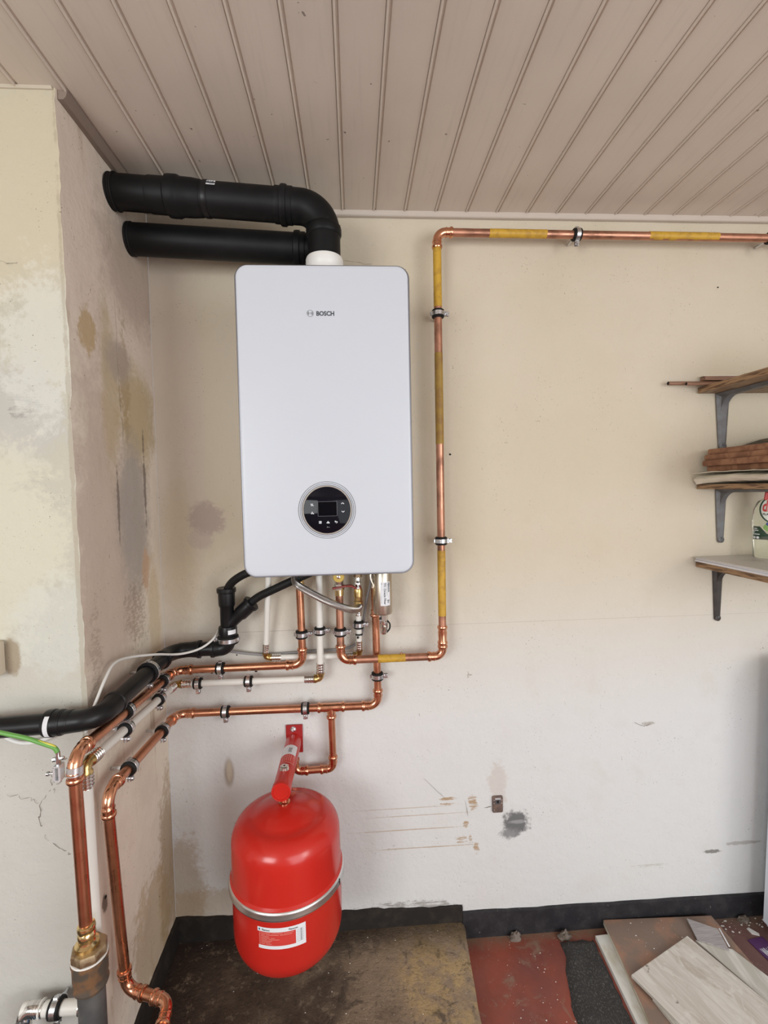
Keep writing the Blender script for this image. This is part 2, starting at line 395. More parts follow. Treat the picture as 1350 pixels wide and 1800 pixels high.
_c = _t.mix(_t.math('MULTIPLY', _t.ramp(_t.noise(_p, 17, 7, 0.72, None, 0.6), 0.53, 0.68), 0.7), _c, (0.028, 0.019, 0.013, 1))
_c = _t.mix(_t.math('MULTIPLY', _t.ramp(_t.noise(_p, 45, 5, 0.7), 0.54, 0.68), 0.4), _c, (0.34, 0.26, 0.18, 1))
_c = _t.mix(_t.math('MULTIPLY', _t.ramp(_t.noise(_p, 85, 5, 0.75), 0.54, 0.66), 0.5), _c, (0.035, 0.025, 0.018, 1))
_c = _t.mix(_t.ramp(_t.noise(_p, 150, 2), 0.765, 0.785), _c, (0.50, 0.42, 0.32, 1))
_t.bump(_t.math('ADD', _n2, _t.math('MULTIPLY', _t.noise(_p, 90, 4, 0.7), 0.6)), 0.8, 0.007)
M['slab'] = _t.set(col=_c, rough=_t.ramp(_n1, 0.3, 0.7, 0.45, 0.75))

_t = NT('black_bitumen_paint')
_p = _t.pos()
_c = _t.mix(_t.ramp(_t.noise(_p, 24, 5, 0.65), 0.4, 0.75), (0.014, 0.0135, 0.017, 1), (0.038, 0.035, 0.037, 1))
_c = _t.mix(_t.math('MULTIPLY', _t.ramp(_t.noise(_p, 100, 4, 0.6), 0.66, 0.74), 0.6), _c, (0.32, 0.30, 0.28, 1))
_t.bump(_t.noise(_p, 50, 4), 0.3, 0.004)
M['bitumen'] = _t.set(col=_c, rough=0.6)
M['bitumen_brown'] = mat('brown_black_bitumen', (0.012, 0.009, 0.007), 0.7, 0, (0.032, 0.023, 0.017), 26, None, 0.45, 0.75, bump=0.4, bscale=60)


# ------------------------------------------------------------------ mesh helpers
class MB:
    def __init__(self):
        self.v, self.f = [], []

    def add(self, vs, fs):
        o = len(self.v)
        self.v += [V(p) for p in vs]
        self.f += [tuple(i + o for i in f) for f in fs]
        return self

    def box(self, c, s, bev=0.0, rot=None):
        c, hx, hy, hz = V(c), s[0] / 2, s[1] / 2, s[2] / 2
        rot = rot or Matrix.Identity(3)
        if bev <= 0:
            vs = [(x, y, z) for x in (-hx, hx) for y in (-hy, hy) for z in (-hz, hz)]
            fs = [(0, 1, 3, 2), (4, 6, 7, 5), (0, 4, 5, 1), (2, 3, 7, 6), (0, 2, 6, 4), (1, 5, 7, 3)]
        else:
            b = bev
            vs, idx = [], {}
            for sx in (-1, 1):
                for sy in (-1, 1):
                    for sz in (-1, 1):
                        for k in range(3):
                            p = [sx * (hx - (b if k != 0 else 0)), sy * (hy - (b if k != 1 else 0)), sz * (hz - (b if k != 2 else 0))]
                            idx[(sx, sy, sz, k)] = len(vs)
                            vs.append(p)
            fs = []
            for k in range(3):
                a, bb = [q for q in range(3) if q != k]
                for s_ in (-1, 1):
                    loop = []
                    for (p, q) in ((-1, -1), (1, -1), (1, 1), (-1, 1)):
                        key = [0, 0, 0]
                        key[k], key[a], key[bb] = s_, p, q
                        loop.append(idx[(*key, k)])
                    fs.append(tuple(loop))
            for k in range(3):
                a, bb = [q for q in range(3) if q != k]
                for p in (-1, 1):
                    for q in (-1, 1):
                        loop = []
                        for (s_, kk) in ((-1, a), (1, a), (1, bb), (-1, bb)):
                            key = [0, 0, 0]
                            key[k], key[a], key[bb] = s_, p, q
                            loop.append(idx[(*key, kk)])
                        fs.append(tuple(loop))
            for sx in (-1, 1):
                for sy in (-1, 1):
                    for sz in (-1, 1):
                        fs.append(tuple(idx[(sx, sy, sz, k)] for k in range(3)))
        return self.add([c + rot @ V(p) for p in vs], fs)

    def sweep(self, pts, radii, seg=14, cap=True, squash=None):
        pts = [V(p) for p in pts]
        if isinstance(radii, (int, float)):
            radii = [radii] * len(pts)
        n = len(pts)
        tang = []
        for i in range(n):
            a, b = pts[max(0, i - 1)], pts[min(n - 1, i + 1)]
            d = b - a
            if d.length < 1e-9:
                d = tang[-1] if tang else V((0, 0, 1))
            tang.append(d.normalized())
        ref = V((0, 0, 1)) if abs(tang[0].z) < 0.9 else V((1, 0, 0))
        nrm = tang[0].cross(ref).normalized()
        vs = []
        for i in range(n):
            if i:
                nrm = nrm - tang[i] * nrm.dot(tang[i])
                nrm.normalize()
            bn = tang[i].cross(nrm)
            for k in range(seg):
                a = 2 * PI * k / seg
                vs.append(pts[i] + nrm * (math.cos(a) * radii[i]) + bn * (math.sin(a) * radii[i]))
        fs = []
        for i in range(n - 1):
            for k in range(seg):
                k2 = (k + 1) % seg
                fs.append((i * seg + k, i * seg + k2, (i + 1) * seg + k2, (i + 1) * seg + k))
        if cap:
            fs.append(tuple(range(seg - 1, -1, -1)))
            fs.append(tuple((n - 1) * seg + k for k in range(seg)))
        return self.add(vs, fs)

    def lathe(self, prof, org=(0, 0, 0), axis=(0, 0, 1), seg=32, ang=None):
        """prof: (radius, height) pairs from one end to the other"""
        ax = V(axis).normalized()
        ref = V((1, 0, 0)) if abs(ax.x) < 0.9 else V((0, 1, 0))
        e1 = (ref - ax * ref.dot(ax)).normalized()
        e2 = ax.cross(e1)
        org = V(org)
        vs, fs = [], []
        for (r, h) in prof:
            for k in range(seg):
                a = 2 * PI * k / seg
                vs.append(org + ax * h + (e1 * math.cos(a) + e2 * math.sin(a)) * max(r, 1e-5))
        for i in range(len(prof) - 1):
            for k in range(seg):
                k2 = (k + 1) % seg
                fs.append((i * seg + k, i * seg + k2, (i + 1) * seg + k2, (i + 1) * seg + k))
        fs.append(tuple(range(seg - 1, -1, -1)))
        fs.append(tuple((len(prof) - 1) * seg + k for k in range(seg)))
        return self.add(vs, fs)

    def ring(self, c, axis, r_in, r_out, w, seg=28, bev=0.0):
        """flat band: closed ring of rectangular section"""
        prof = [(r_in, -w / 2), (r_out - bev, -w / 2), (r_out, -w / 2 + bev), (r_out, w / 2 - bev), (r_out - bev, w / 2), (r_in, w / 2)]
        ax = V(axis).normalized()
        ref = V((1, 0, 0)) if abs(ax.x) < 0.9 else V((0, 1, 0))
        e1 = (ref - ax * ref.dot(ax)).normalized()
        e2 = ax.cross(e1)
        vs, fs, m = [], [], len(prof)
        for (r, h) in prof:
            for k in range(seg):
                a = 2 * PI * k / seg
                vs.append(V(c) + ax * h + (e1 * math.cos(a) + e2 * math.sin(a)) * r)
        for i in range(m):
            j = (i + 1) % m
            for k in range(seg):
                k2 = (k + 1) % seg
                fs.append((i * seg + k, i * seg + k2, j * seg + k2, j * seg + k))
        return self.add(vs, fs)

    def prism(self, poly, vec, hole=None):
        """closed polygon (list of 3D points) extruded along vec"""
        n = len(poly)
        vec = V(vec)
        vs = [V(p) for p in poly] + [V(p) + vec for p in poly]
        fs = [tuple(range(n - 1, -1, -1)), tuple(range(n, 2 * n))]
        for i in range(n):
            j = (i + 1) % n
            fs.append((i, j, n + j, n + i))
        return self.add(vs, fs)

    def build(self, name, material, parent=None, smooth=True, angle=38):
        o = mesh_obj(name, self.v, self.f, material, parent, smooth, angle)
        return o


def origin_of(o):
    p = V((0, 0, 0))
    while o is not None:
        p = p + o.location
        o = o.parent
    return p


def mesh_obj(name, vs, fs, material, parent=None, smooth=True, angle=38):
    off = origin_of(parent) if parent else V((0, 0, 0))
    me = bpy.data.meshes.new(name)
    me.from_pydata([tuple(V(p) - off) for p in vs], [], fs)
    bm_fix(me)
    if material:
        me.materials.append(M[material] if isinstance(material, str) else material)
    if smooth:
        me.polygons.foreach_set('use_smooth', [True] * len(me.polygons))
        me.set_sharp_from_angle(angle=math.radians(angle))
    me.update()
    o = bpy.data.objects.new(name, me)
    COL.objects.link(o)
    o.parent = parent
    return o


def bm_fix(me):
    import bmesh
    bm = bmesh.new()
    bm.from_mesh(me)
    bmesh.ops.recalc_face_normals(bm, faces=bm.faces)
    bm.to_mesh(me)
    bm.free()


def tag(o, label=None, cat=None, group=None, kind=None):
    if label:
        o['label'] = label
    if cat:
        o['category'] = cat
    if group:
        o['group'] = group
    if kind:
        o['kind'] = kind
    return o


def thing(name, label, cat, loc, group=None):
    o = bpy.data.objects.new(name, None)
    o.empty_display_size = 0.02
    COL.objects.link(o)
    o.location = loc
    return tag(o, label, cat, group)


def arc_pts(P, d0, d1, br, n=10):
    """fillet of radius br at corner P between unit directions d0 (in) and d1 (out)"""
    ang = d0.angle(d1)
    t = br * math.tan(ang / 2)
    A = P - d0 * t
    nrm = (d1 - d0 * d1.dot(d0)).normalized()
    C = A + nrm * br
    pts = []
    for i in range(n + 1):
        a = ang * i / n
        pts.append(C - nrm * (br * math.cos(a)) + d0 * (br * math.sin(a)))
    return pts, t


def spline(pts, n=8):
    pts = [V(p) for p in pts]
    out = []
    for i in range(len(pts) - 1):
        p0, p1, p2, p3 = pts[max(0, i - 1)], pts[i], pts[i + 1], pts[min(len(pts) - 1, i + 2)]
        for k in range(n):
            t = k / n
            out.append(0.5 * ((2 * p1) + (p2 - p0) * t + (2 * p0 - 5 * p1 + 4 * p2 - p3) * t * t + (3 * p1 - p0 - 3 * p2 + p3) * t ** 3))
    out.append(pts[-1])
    return out


PRESS = [(0.0, 1.06), (0.0004, 1.26), (0.003, 1.36), (0.0065, 1.36), (0.009, 1.24), (0.0095, 1.13), (0.017, 1.12), (0.0175, 1.22), (0.020, 1.22), (0.021, 1.10)]


def press_elbow(root, P, d0, d1, r, br, material='copper_fit', name='elbow', sock=0.021, straight=0.0):
    arc, t = arc_pts(P, d0, d1, br)
    L = PRESS[-1][0] + straight
    pts, rad = [], []
    A, B = arc[0], arc[-1]
    for (s, k) in PRESS:
        pts.append(A - d0 * (L - s))
        rad.append(r * k)
    for q in arc[1:-1] if straight == 0 else arc:
        pts.append(q)
        rad.append(r * 1.09)
    for (s, k) in reversed(PRESS):
        pts.append(B + d1 * (L - s))
        rad.append(r * k)
    m = MB()
    m.sweep(pts, rad, 18)
    m.build(name, material, root)
    return t


def pipe_run(root, pts, r, br, m_tube='copper', elbow='press', m_fit='copper_fit', skip=()):
    pts = [V(p) for p in pts]
    n = len(pts)
    cut = [0.0] * n
    for i in range(1, n - 1):
        d0 = (pts[i] - pts[i - 1]).normalized()
        d1 = (pts[i + 1] - pts[i]).normalized()
        if elbow == 'press':
            cut[i] = press_elbow(root, pts[i], d0, d1, r, br, m_fit)
        elif elbow == 'plastic':
            cut[i] = plastic_elbow(root, pts[i], d0, d1, r)
    for i in range(n - 1):
        d = (pts[i + 1] - pts[i]).normalized()
        a = pts[i] + d * cut[i]
        b = pts[i + 1] - d * cut[i + 1]
        MB().sweep([a, a + (b - a) * 0.5, b], r, 18).build('tube', m_tube, root)


def ribbed_sleeve(root, a, d, r, L=0.03, material='chrome', name='sleeve'):
    d = V(d).normalized()
    prof = [(r * 1.0, 0)]
    nr = 4
    for i in range(nr):
        s = L * i / nr
        prof += [(r * 1.16, s + 0.0002), (r * 1.30, s + L * 0.05), (r * 1.30, s + L * 0.12), (r * 1.16, s + L * 0.17), (r * 1.18, s + L * 0.24)]
    prof += [(r * 1.22, L), (r * 1.0, L + 0.0003)]
    return MB().lathe(prof, a, d, 20).build(name, material, root)


def plastic_elbow(root, P, d0, d1, r):
    """brass corner with a ribbed press sleeve on each leg"""
    L, g = 0.028, 0.018
    arc, t = arc_pts(P, d0, d1, 0.009, 6)
    pts = [P - d0 * g] + arc + [P + d1 * g]
    rad = [r * 1.2, *([r * 1.02] * len(arc)), r * 1.2]
    m = MB()
    m.sweep([P - d0 * g, P - d0 * (g - 0.004), *arc, P + d1 * (g - 0.004), P + d1 * g],
            [r * 1.25, r * 1.25, *([r * 1.0] * len(arc)), r * 1.25, r * 1.25], 16)
    m.build('elbow', 'brass', root)
    ribbed_sleeve(root, P - d0 * g, -d0, r, L)
    ribbed_sleeve(root, P + d1 * g, d1, r, L)
    return g + 0.004


def text_obj(name, body, size, fn, material, parent, bold=0.0, align='LEFT', depth=0.0004):
    """lettering as mesh; fn maps flat text coordinates (u, v, lift) to the world"""
    cu = bpy.data.curves.new(name, 'FONT')
    cu.body = body
    cu.size = size
    cu.align_x = align
    cu.offset = bold
    cu.resolution_u = 3
    tmp = bpy.data.objects.new(name + '_tmp', cu)
    COL.objects.link(tmp)
    dg = bpy.context.evaluated_depsgraph_get()
    me0 = bpy.data.meshes.new_from_object(tmp.evaluated_get(dg))
    vs = [fn(v.co.x, v.co.y, depth) for v in me0.vertices]
    fs = [tuple(p.vertices) for p in me0.polygons]
    bpy.data.objects.remove(tmp)
    bpy.data.curves.remove(cu)
    bpy.data.meshes.remove(me0)
    return mesh_obj(name, vs, fs, material, parent, smooth=False)


def patch(fn, u0, u1, v0, v1, lift, nu=8, nv=1):
    vs, fs = [], []
    for j in range(nv + 1):
        for i in range(nu + 1):
            vs.append(fn(u0 + (u1 - u0) * i / nu, v0 + (v1 - v0) * j / nv, lift))
    for j in range(nv):
        for i in range(nu):
            a = j * (nu + 1) + i
            fs.append((a, a + 1, a + nu + 2, a + nu + 1))
    return vs, fs


def patch_obj(name, fn, rects, lift, material, parent, nu=8):
    m = MB()
    for (u0, u1, v0, v1) in rects:
        m.add(*patch(fn, u0, u1, v0, v1, lift, nu))
    return m.build(name, material, parent, smooth=False)


# ------------------------------------------------------------------ the setting
ZC = 2.228          # ceiling height
XL, YB = -0.51, -0.41   # nook side wall and chimney-breast face


def wall_grid(name, material, fn, nu, nv, amp=0.0):
    vs, fs = [], []
    for j in range(nv + 1):
        for i in range(nu + 1):
            vs.append(fn(i / nu, j / nv))
    for j in range(nv):
        for i in range(nu):
            a = j * (nu + 1) + i
            fs.append((a, a + 1, a + nu + 2, a + nu + 1))
    o = mesh_obj(name, vs, fs, material, None, True, 80)
    return tag(o, kind='structure')


def wob(x, y, z, a=0.0025, s=5.0):
    return noise.noise(V((x * s, y * s, z * s))) * a


wall_back = wall_grid('wall_back', 'wall_back', lambda u, v: (XL + u * 2.95, wob(XL + u * 2.95, 0, v * 2.3, 0.0015) * (1 if 0 < u else 0) + 0.001, v * 2.30), 60, 50)
tag(wall_back, 'cream and white painted plaster wall behind the boiler')


def corner_wob(z):
    return noise.noise(V((3.1, 7.7, z * 9))) * 0.004 + noise.noise(V((1.1, 2.7, z * 45))) * 0.0025


wall_left = wall_grid('wall_left', 'wall_left', lambda u, v: (XL + (wob(9, u, v * 3, 0.002) if 0 < u < 1 else 0) + (corner_wob(v * 2.3) * 0.6 if u == 1 else 0), YB * u + (corner_wob(v * 2.3) if u == 1 else 0), v * 2.30), 16, 140)
wall_corner = wall_grid('wall_corner', 'wall_corner', lambda u, v: (XL - 1.69 * (u ** 2) + (corner_wob(v * 2.3) * 0.6 if u == 0 else 0), YB + (corner_wob(v * 2.3) if u == 0 else wob(u * 2, 5, v * 2.3, 0.0008)), v * 2.30), 16, 140)
tag(wall_left, 'stained pinkish plaster side of the chimney breast')
tag(wall_corner, 'off-white plaster face of the chimney breast')
for nm, a, b in (('wall_right', (2.44, 0.02), (2.44, -3.3)), ('wall_rear', (2.44, -3.3), (-2.2, -3.3)), ('wall_outer', (-2.2, -3.3), (-2.2, -0.41))):
    o = mesh_obj(nm, [(a[0], a[1], 0), (b[0], b[1], 0), (b[0], b[1], 2.3), (a[0], a[1], 2.3)], [(0, 1, 2, 3)], 'room', None, False)
    tag(o, kind='structure')

# floor and nook slab
o = wall_grid('floor', 'floor', lambda u, v: (-2.25 + 4.7 * u, 0.02 - 3.35 * v, 0.0), 2, 2)
tag(o, 'dirty red cement floor')


def slab_edge(y):
    return 0.374 + 0.062 * y + noise.noise(V((4.0, y * 14, 0))) * 0.005 + noise.noise(V((8.0, y * 50, 0))) * 0.003


vs, fs = [], []
ny = 40
for j in range(ny + 1):
    y = 0.003 - 1.25 * j / ny
    e = slab_edge(y)
    row = [(-0.515 if y > -0.42 else -2.2, y, 0.055), (-0.2, y, 0.055 + wob(-0.2, y, 1, 0.003)), (0.05, y, 0.054 + wob(0.05, y, 1, 0.003)), (0.25, y, 0.055 + wob(0.25, y, 1, 0.003)),
           (e - 0.012, y, 0.054), (e, y, 0.047), (e + 0.004, y, -0.002)]
    vs += row
for j in range(ny):
    for i in range(6):
        a = j * 7 + i
        fs.append((a, a + 1, a + 8, a + 7))
fs.append(tuple(ny * 7 + i for i in range(7)) )
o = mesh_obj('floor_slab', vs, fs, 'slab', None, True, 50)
tag(o, 'raised brown stained concrete slab under the red vessel', kind='structure')


def ragged_strip(name, material, pts, n=40, thick=0.006, amp=0.003, seed=0.0, label=None):
    """painted skirting: pts give (position, bottom height, top height) at the ends; runs along the wall with an uneven top"""
    (p0, b0, t0), (p1, b1, t1), nrm = pts
    p0, p1, nrm = V(p0), V(p1), V(nrm)
    m = MB()
    vs, fs = [], []
    for i in range(n + 1):
        u = i / n
        p = p0.lerp(p1, u)
        zt = t0 + (t1 - t0) * u + noise.noise(V((u * 14, seed, 0))) * amp + noise.noise(V((u * 55, seed, 3))) * amp * 0.6
        zb = b0 + (b1 - b0) * u
        for q, z in ((p, zb), (p + nrm * thick, zb), (p + nrm * thick, zt - 0.002), (p + nrm * (thick * 0.6), zt), (p, zt)):
            vs.append((q.x, q.y, z))
    for i in range(n):
        for k in range(5):
            k2 = (k + 1) % 5
            fs.append((i * 5 + k, i * 5 + k2, (i + 1) * 5 + k2, (i + 1) * 5 + k))
    fs += [tuple(range(5)), tuple(n * 5 + k for k in range(5))]
    o = mesh_obj(name, vs, fs, material, None, True, 40)
    return tag(o, label, kind='structure')


ragged_strip('baseboard_back', 'bitumen', (((0.372, 0.003, 0.0), 0.0, 0.083), ((2.44, 0.003, 0.0), 0.0, 0.062), (0, -1, 0)), 60, 0.012, 0.003, 1.0, 'black painted skirting along the back wall')
ragged_strip('baseboard_nook', 'bitumen_brown', (((-0.51, 0.003, 0.0), 0.05, 0.132), ((0.372, 0.003, 0.0), 0.05, 0.104), (0, -1, 0)), 50, 0.010, 0.006, 5.0, 'brown black painted skirting above the slab')
ragged_strip('baseboard_left', 'bitumen_brown', (((-0.511, 0.003, 0.0), 0.05, 0.132), ((-0.511, -0.406, 0.0), 0.05, 0.118), (1, 0, 0)), 30, 0.010, 0.003, 9.0, 'brown black painted skirting on the chimney breast side')

# ceiling: dark backing and separate tongue-and-groove planks
ceiling = mesh_obj('ceiling', [(-2.3, 0.02, ZC + 0.012), (2.5, 0.02, ZC + 0.012), (2.5, -3.35, ZC + 0.012), (-2.3, -3.35, ZC + 0.012)], [(0, 1, 2, 3)], 'backing', None, False)
tag(ceiling, 'ceiling of narrow taupe planks', kind='structure')
pitch_w = 0.09
m = MB()
prof = [(0.0, 0.0), (0.0012, -0.0040), (0.0026, -0.0050), (0.0042, -0.0040), (0.0046, 0.0010), (0.0088, 0.0012), (0.0100, -0.0012), (0.0112, -0.0016), (0.0888, -0.0016), (0.0896, -0.0006), (0.0896, 0.009), (0.0, 0.009)]
m.prism([(x, -0.002, z) for (x, z) in prof], (0, -3.3, 0))
first = m.build('plank', 'ceiling', ceiling, True, 25)
first.location = (0.047 - 20 * pitch_w - 0.004, 0, ZC)
for k in range(1, 45):
    c = first.copy()
    COL.objects.link(c)
    c.location = (0.047 - 20 * pitch_w - 0.004 + k * pitch_w, 0, ZC)
tag(MB().box((0.97, -0.006, 2.2205), (2.96, 0.016, 0.019), 0.003).build('trim_1', 'ceil_trim'), 'taupe batten where ceiling meets back wall', kind='structure')
m = MB()
m.prism([(-0.512, -0.01, 2.209), (-0.499, -0.01, 2.209), (-0.494, -0.01, 2.214), (-0.490, -0.01, 2.2265), (-0.512, -0.01, 2.2265)], (0, -0.395, 0))
tag(m.build('trim_2', 'ceiling_batten'), 'dark taupe batten above the chimney breast side', kind='structure')
m = MB()
m.prism([(-2.2, -0.408, 2.221), (-2.2, -0.413, 2.222), (-2.2, -0.416, 2.2265), (-2.2, -0.408, 2.2265)], (1.685, 0, 0))
tag(m.build('trim_3', 'cove'), 'pale bead of plaster where chimney breast meets ceiling', kind='structure')


# hairline cracks and plug holes are pieces of the walls
def crack(parent, pts, w, lift, jit=0.004, n=6, seed=1):
    rnd = random.Random(seed)
    P = []
    for i in range(len(pts) - 1):
        a, b = V(pts[i]), V(pts[i + 1])
        for k in range(n):
            q = a.lerp(b, k / n)
            if k:
                q = q + V((rnd.uniform(-jit, jit) * (0 if lift[0] else 1), rnd.uniform(-jit, jit) * (0 if lift[1] else 1), rnd.uniform(-jit, jit)))
            P.append(q)
    P.append(V(pts[-1]))
    P = [p + V(lift) for p in P]
    m = MB()
    rad = [w * (0.35 + 0.65 * rnd.random()) for _ in P]
    rad[0] = rad[-1] = w * 0.2
    m.sweep(P, rad, 5)
    return m.build('crack', 'crack', parent)


yb = YB - 0.0015
crack(wall_corner, [(-0.535, yb, 0.874), (-0.563, yb, 0.868), (-0.585, yb, 0.845), (-0.588, yb, 0.815), (-0.613, yb, 0.775), (-0.617, yb, 0.735), (-0.605, yb, 0.695)], 0.0007, (0, 0, 0), seed=1)
crack(wall_corner, [(-0.605, yb, 0.695), (-0.57, yb, 0.668), (-0.545, yb, 0.655)], 0.0005, (0, 0, 0), seed=2)
crack(wall_corner, [(-0.553, yb, 0.840), (-0.575, yb, 0.815), (-0.585, yb, 0.795)], 0.0005, (0, 0, 0), seed=3)
crack(wall_corner, [(-0.68, yb, 0.80), (-0.64, yb, 0.788), (-0.617, yb, 0.775)], 0.0004, (0, 0, 0), seed=4)
crack(wall_corner, [(-0.5235, yb, 0.945), (-0.5185, yb, 0.91), (-0.521, yb, 0.885), (-0.519, yb, 0.865)], 0.0006, (0, 0, 0), seed=5)
crack(wall_corner, [(-0.55, yb, 0.65), (-0.545, yb, 0.61)], 0.0004, (0, 0, 0), seed=6)
crack(wall_corner, [(-0.70, yb, 1.915), (-0.66, yb, 1.905), (-0.62, yb, 1.885), (-0.60, yb, 1.89)], 0.0004, (0, 0, 0), seed=7)
crack(wall_back, [(0.445, -0.0012, 0.417), (0.47, -0.0012, 0.4205)], 0.0012, (0, 0, 0), 0.001, seed=8)
crack(wall_back, [(0.385, -0.0012, 0.445), (0.393, -0.0012, 0.395)], 0.0006, (0, 0, 0), 0.001, seed=9)
crack(wall_back, [(0.255, -0.0012, 0.525), (0.32, -0.0012, 0.455)], 0.0005, (0, 0, 0), 0.002, seed=10)
crack(wall_back, [(0.93, -0.0012, 0.665), (0.965, -0.0012, 0.652), (0.985, -0.0012, 0.66)], 0.0008, (0, 0, 0), 0.002, seed=11)
crack(wall_back, [(0.04, -0.0012, 2.09), (0.12, -0.0012, 2.08), (0.14, -0.0012, 2.065)], 0.0004, (0, 0, 0), 0.004, seed=12)
crack(wall_left, [(XL + 0.0012, -0.21, 1.90), (XL + 0.0012, -0.205, 1.65), (XL + 0.0012, -0.20, 1.55)], 0.0004, (0, 0, 0), 0.002, seed=13)
for (hx, hz, hr) in ((-0.375, 0.886, 0.004), (-0.245, 0.885, 0.0042), (0.352, 1.522, 0.003), (-0.30, 0.935, 0.002), (1.19, 2.02, 0.002)):
    MB().lathe([(hr, 0), (hr, 0.0014)], (hx, 0.0, hz), (0, -1, 0), 10).build('plug_hole', 'hole', wall_back)
MB().lathe([(0.004, 0), (0.003, 0.001)], (XL + 0.0005, -0.376, 0.530), (1, 0, 0), 8).build('plug_hole', 'hole', wall_left)

# ------------------------------------------------------------------ wall-hung boiler
BX, BY, BZ0, BZ1 = 0.0, -0.31, 1.22, 1.938
boiler = thing('boiler', 'white wall-hung boiler with round black control panel on the back wall', 'boiler', (0, 0, BZ0))


def rrect(x0, x1, z0, z1, r, y, n=8):
    pts = []
    for (cx, cz, a0) in ((x1 - r, z1 - r, 0), (x0 + r, z1 - r, PI / 2), (x0 + r, z0 + r, PI), (x1 - r, z0 + r, 3 * PI / 2)):
        for i in range(n + 1):
            a = a0 + PI / 2 * i / n
            pts.append(V((cx + r * math.cos(a), y, cz + r * math.sin(a))))
    return pts


def loft(rings):
    m = MB()
    n = len(rings[0])
    vs = [p for rg in rings for p in rg]
    fs = []
    for j in range(len(rings) - 1):
        for i in range(n):
            k = (i + 1) % n
            fs.append((j * n + i, j * n + k, (j + 1) * n + k, (j + 1) * n + i))
    fs.append(tuple(range(n)))
    fs.append(tuple((len(rings) - 1) * n + i for i in range(n)))
    return m.add(vs, fs)


def rr(inset, y, r=0.030):
    return rrect(-0.2 + inset, 0.2 - inset, BZ0 + inset, BZ1 - inset, r - inset * 0.8, y)


loft([rr(0.004, -0.006), rr(0.004, -0.286), rr(0.004, -0.287)]).build('casing', 'boiler_side', boiler, True, 50)
loft([rr(0.002, -0.287), rr(0.0, -0.289), rr(0.0, -0.302), rr(0.0015, -0.304), rr(0.006, -0.304)]).build('rim', 'silver', boiler, True, 40)['label'] = 'silver rim around the front panel'
loft([rr(0.0042, -0.300), rr(0.0042, -0.307), rr(0.0049, -0.3092), rr(0.0066, -0.310), rr(0.012, -0.310)]).build('front_panel', 'boiler_white', boiler, True, 30)['label'] = 'smooth white front panel'
YF = -0.3101


def flat(cx, cz, y=YF):
    return lambda u, v, lift: V((cx + u, y - lift, cz + v))


DX, DZ = -0.003, 1.3755
cp = MB().lathe([(0.0545, 0.0), (0.0545, 0.0012), (0.0538, 0.0016)], (DX, YF + 0.0004, DZ), (0, -1, 0), 64).build('control_panel', 'glass_black', boiler, True, 30)
cp['label'] = 'round black glass control panel'
MB().ring((DX, YF - 0.0005, DZ), (0, 1, 0), 0.0545, 0.0575, 0.0030, 64, 0.0006).build('bezel', 'chrome', cp)
for rr_ in (0.0590, 0.0625, 0.0665):
    MB().ring((DX, YF - 0.0001, DZ), (0, 1, 0), rr_ - 0.0008, rr_ + 0.0001, 0.0012, 72).build('groove_ring', 'ring_grey', boiler)
YP = YF - 0.0013
fp = flat(DX, DZ, YP)
patch_obj('display', fp, [(-0.0205, 0.0225, -0.0135, 0.0195)], 0.0001, 'display', cp, 1)
patch_obj('display_edge', fp, [(-0.0215, -0.0208, -0.0140, 0.0200), (0.0227, 0.0234, -0.0140, 0.0215), (-0.0215, 0.0234, 0.0195, 0.0201), (-0.0215, 0.0234, -0.0143, -0.0138)], 0.0002, 'display_edge', cp, 1)


def icon(fn, polys, name='button_icon'):
    m = MB()
    for poly in polys:
        m.add([fn(u, v, 0.0002) for (u, v) in poly], [tuple(range(len(poly)))])
    m.build(name, 'icon', cp, False)


def bar(x0, y0, x1, y1, w):
    dx, dy = x1 - x0, y1 - y0
    L = math.hypot(dx, dy)
    nx, ny = -dy / L * w / 2, dx / L * w / 2
    return [(x0 + nx, y0 + ny), (x1 + nx, y1 + ny), (x1 - nx, y1 - ny), (x0 - nx, y0 - ny)]


def chev(s):
    return [bar(-0.0032, -0.0015 * s, 0.0003, 0.0018 * s, 0.0015), bar(-0.0003, 0.0018 * s, 0.0032, -0.0015 * s, 0.0015)]


def at(cx, cz):
    return lambda u, v, l: fp(u + cx, v + cz, l)


icon(at(0.0365, 0.0150), chev(1))
icon(at(0.0370, -0.0045), chev(-1))
icon(at(-0.0345, 0.0130), [bar(-0.0036, 0.0022, 0.0022, 0.0022, 0.0014)] + [bar(x, -0.003, x, 0.003, 0.0012) for x in (-0.0022, -0.0004, 0.0014)] + [bar(-0.0026, -0.0024, 0.0036, -0.0024, 0.0014)])
icon(at(-0.0340, -0.0060), [bar(-0.0034, -0.0016, 0.0004, -0.0012, 0.0020), bar(-0.0006, 0.0026, -0.0006, -0.0012, 0.0018), bar(0.0004, -0.001, 0.0032, -0.0024, 0.0020)])
icon(at(-0.0165, -0.0285), [bar(-0.003, v, 0.003, v, 0.0010) for v in (-0.0024, -0.0008, 0.0008, 0.0024)])
icon(at(0.0015, -0.0285), [bar(-0.0032, -0.0014, 0.0, -0.0014, 0.0024), bar(-0.0010, 0.0010, 0.0008, 0.0012, 0.0026), bar(0.0006, -0.0014, 0.0034, -0.0014, 0.0028)])
icon(at(0.0205, -0.0285), [bar(-0.0030, 0.0012, 0.0016, 0.0012, 0.0013), bar(0.0022, 0.0014, 0.0026, -0.0010, 0.0014), bar(0.0024, -0.0012, -0.0004, -0.0024, 0.0013), bar(-0.0034, 0.0012, -0.0014, 0.0030, 0.0011), bar(-0.0034, 0.0012, -0.0014, -0.0006, 0.0011)])
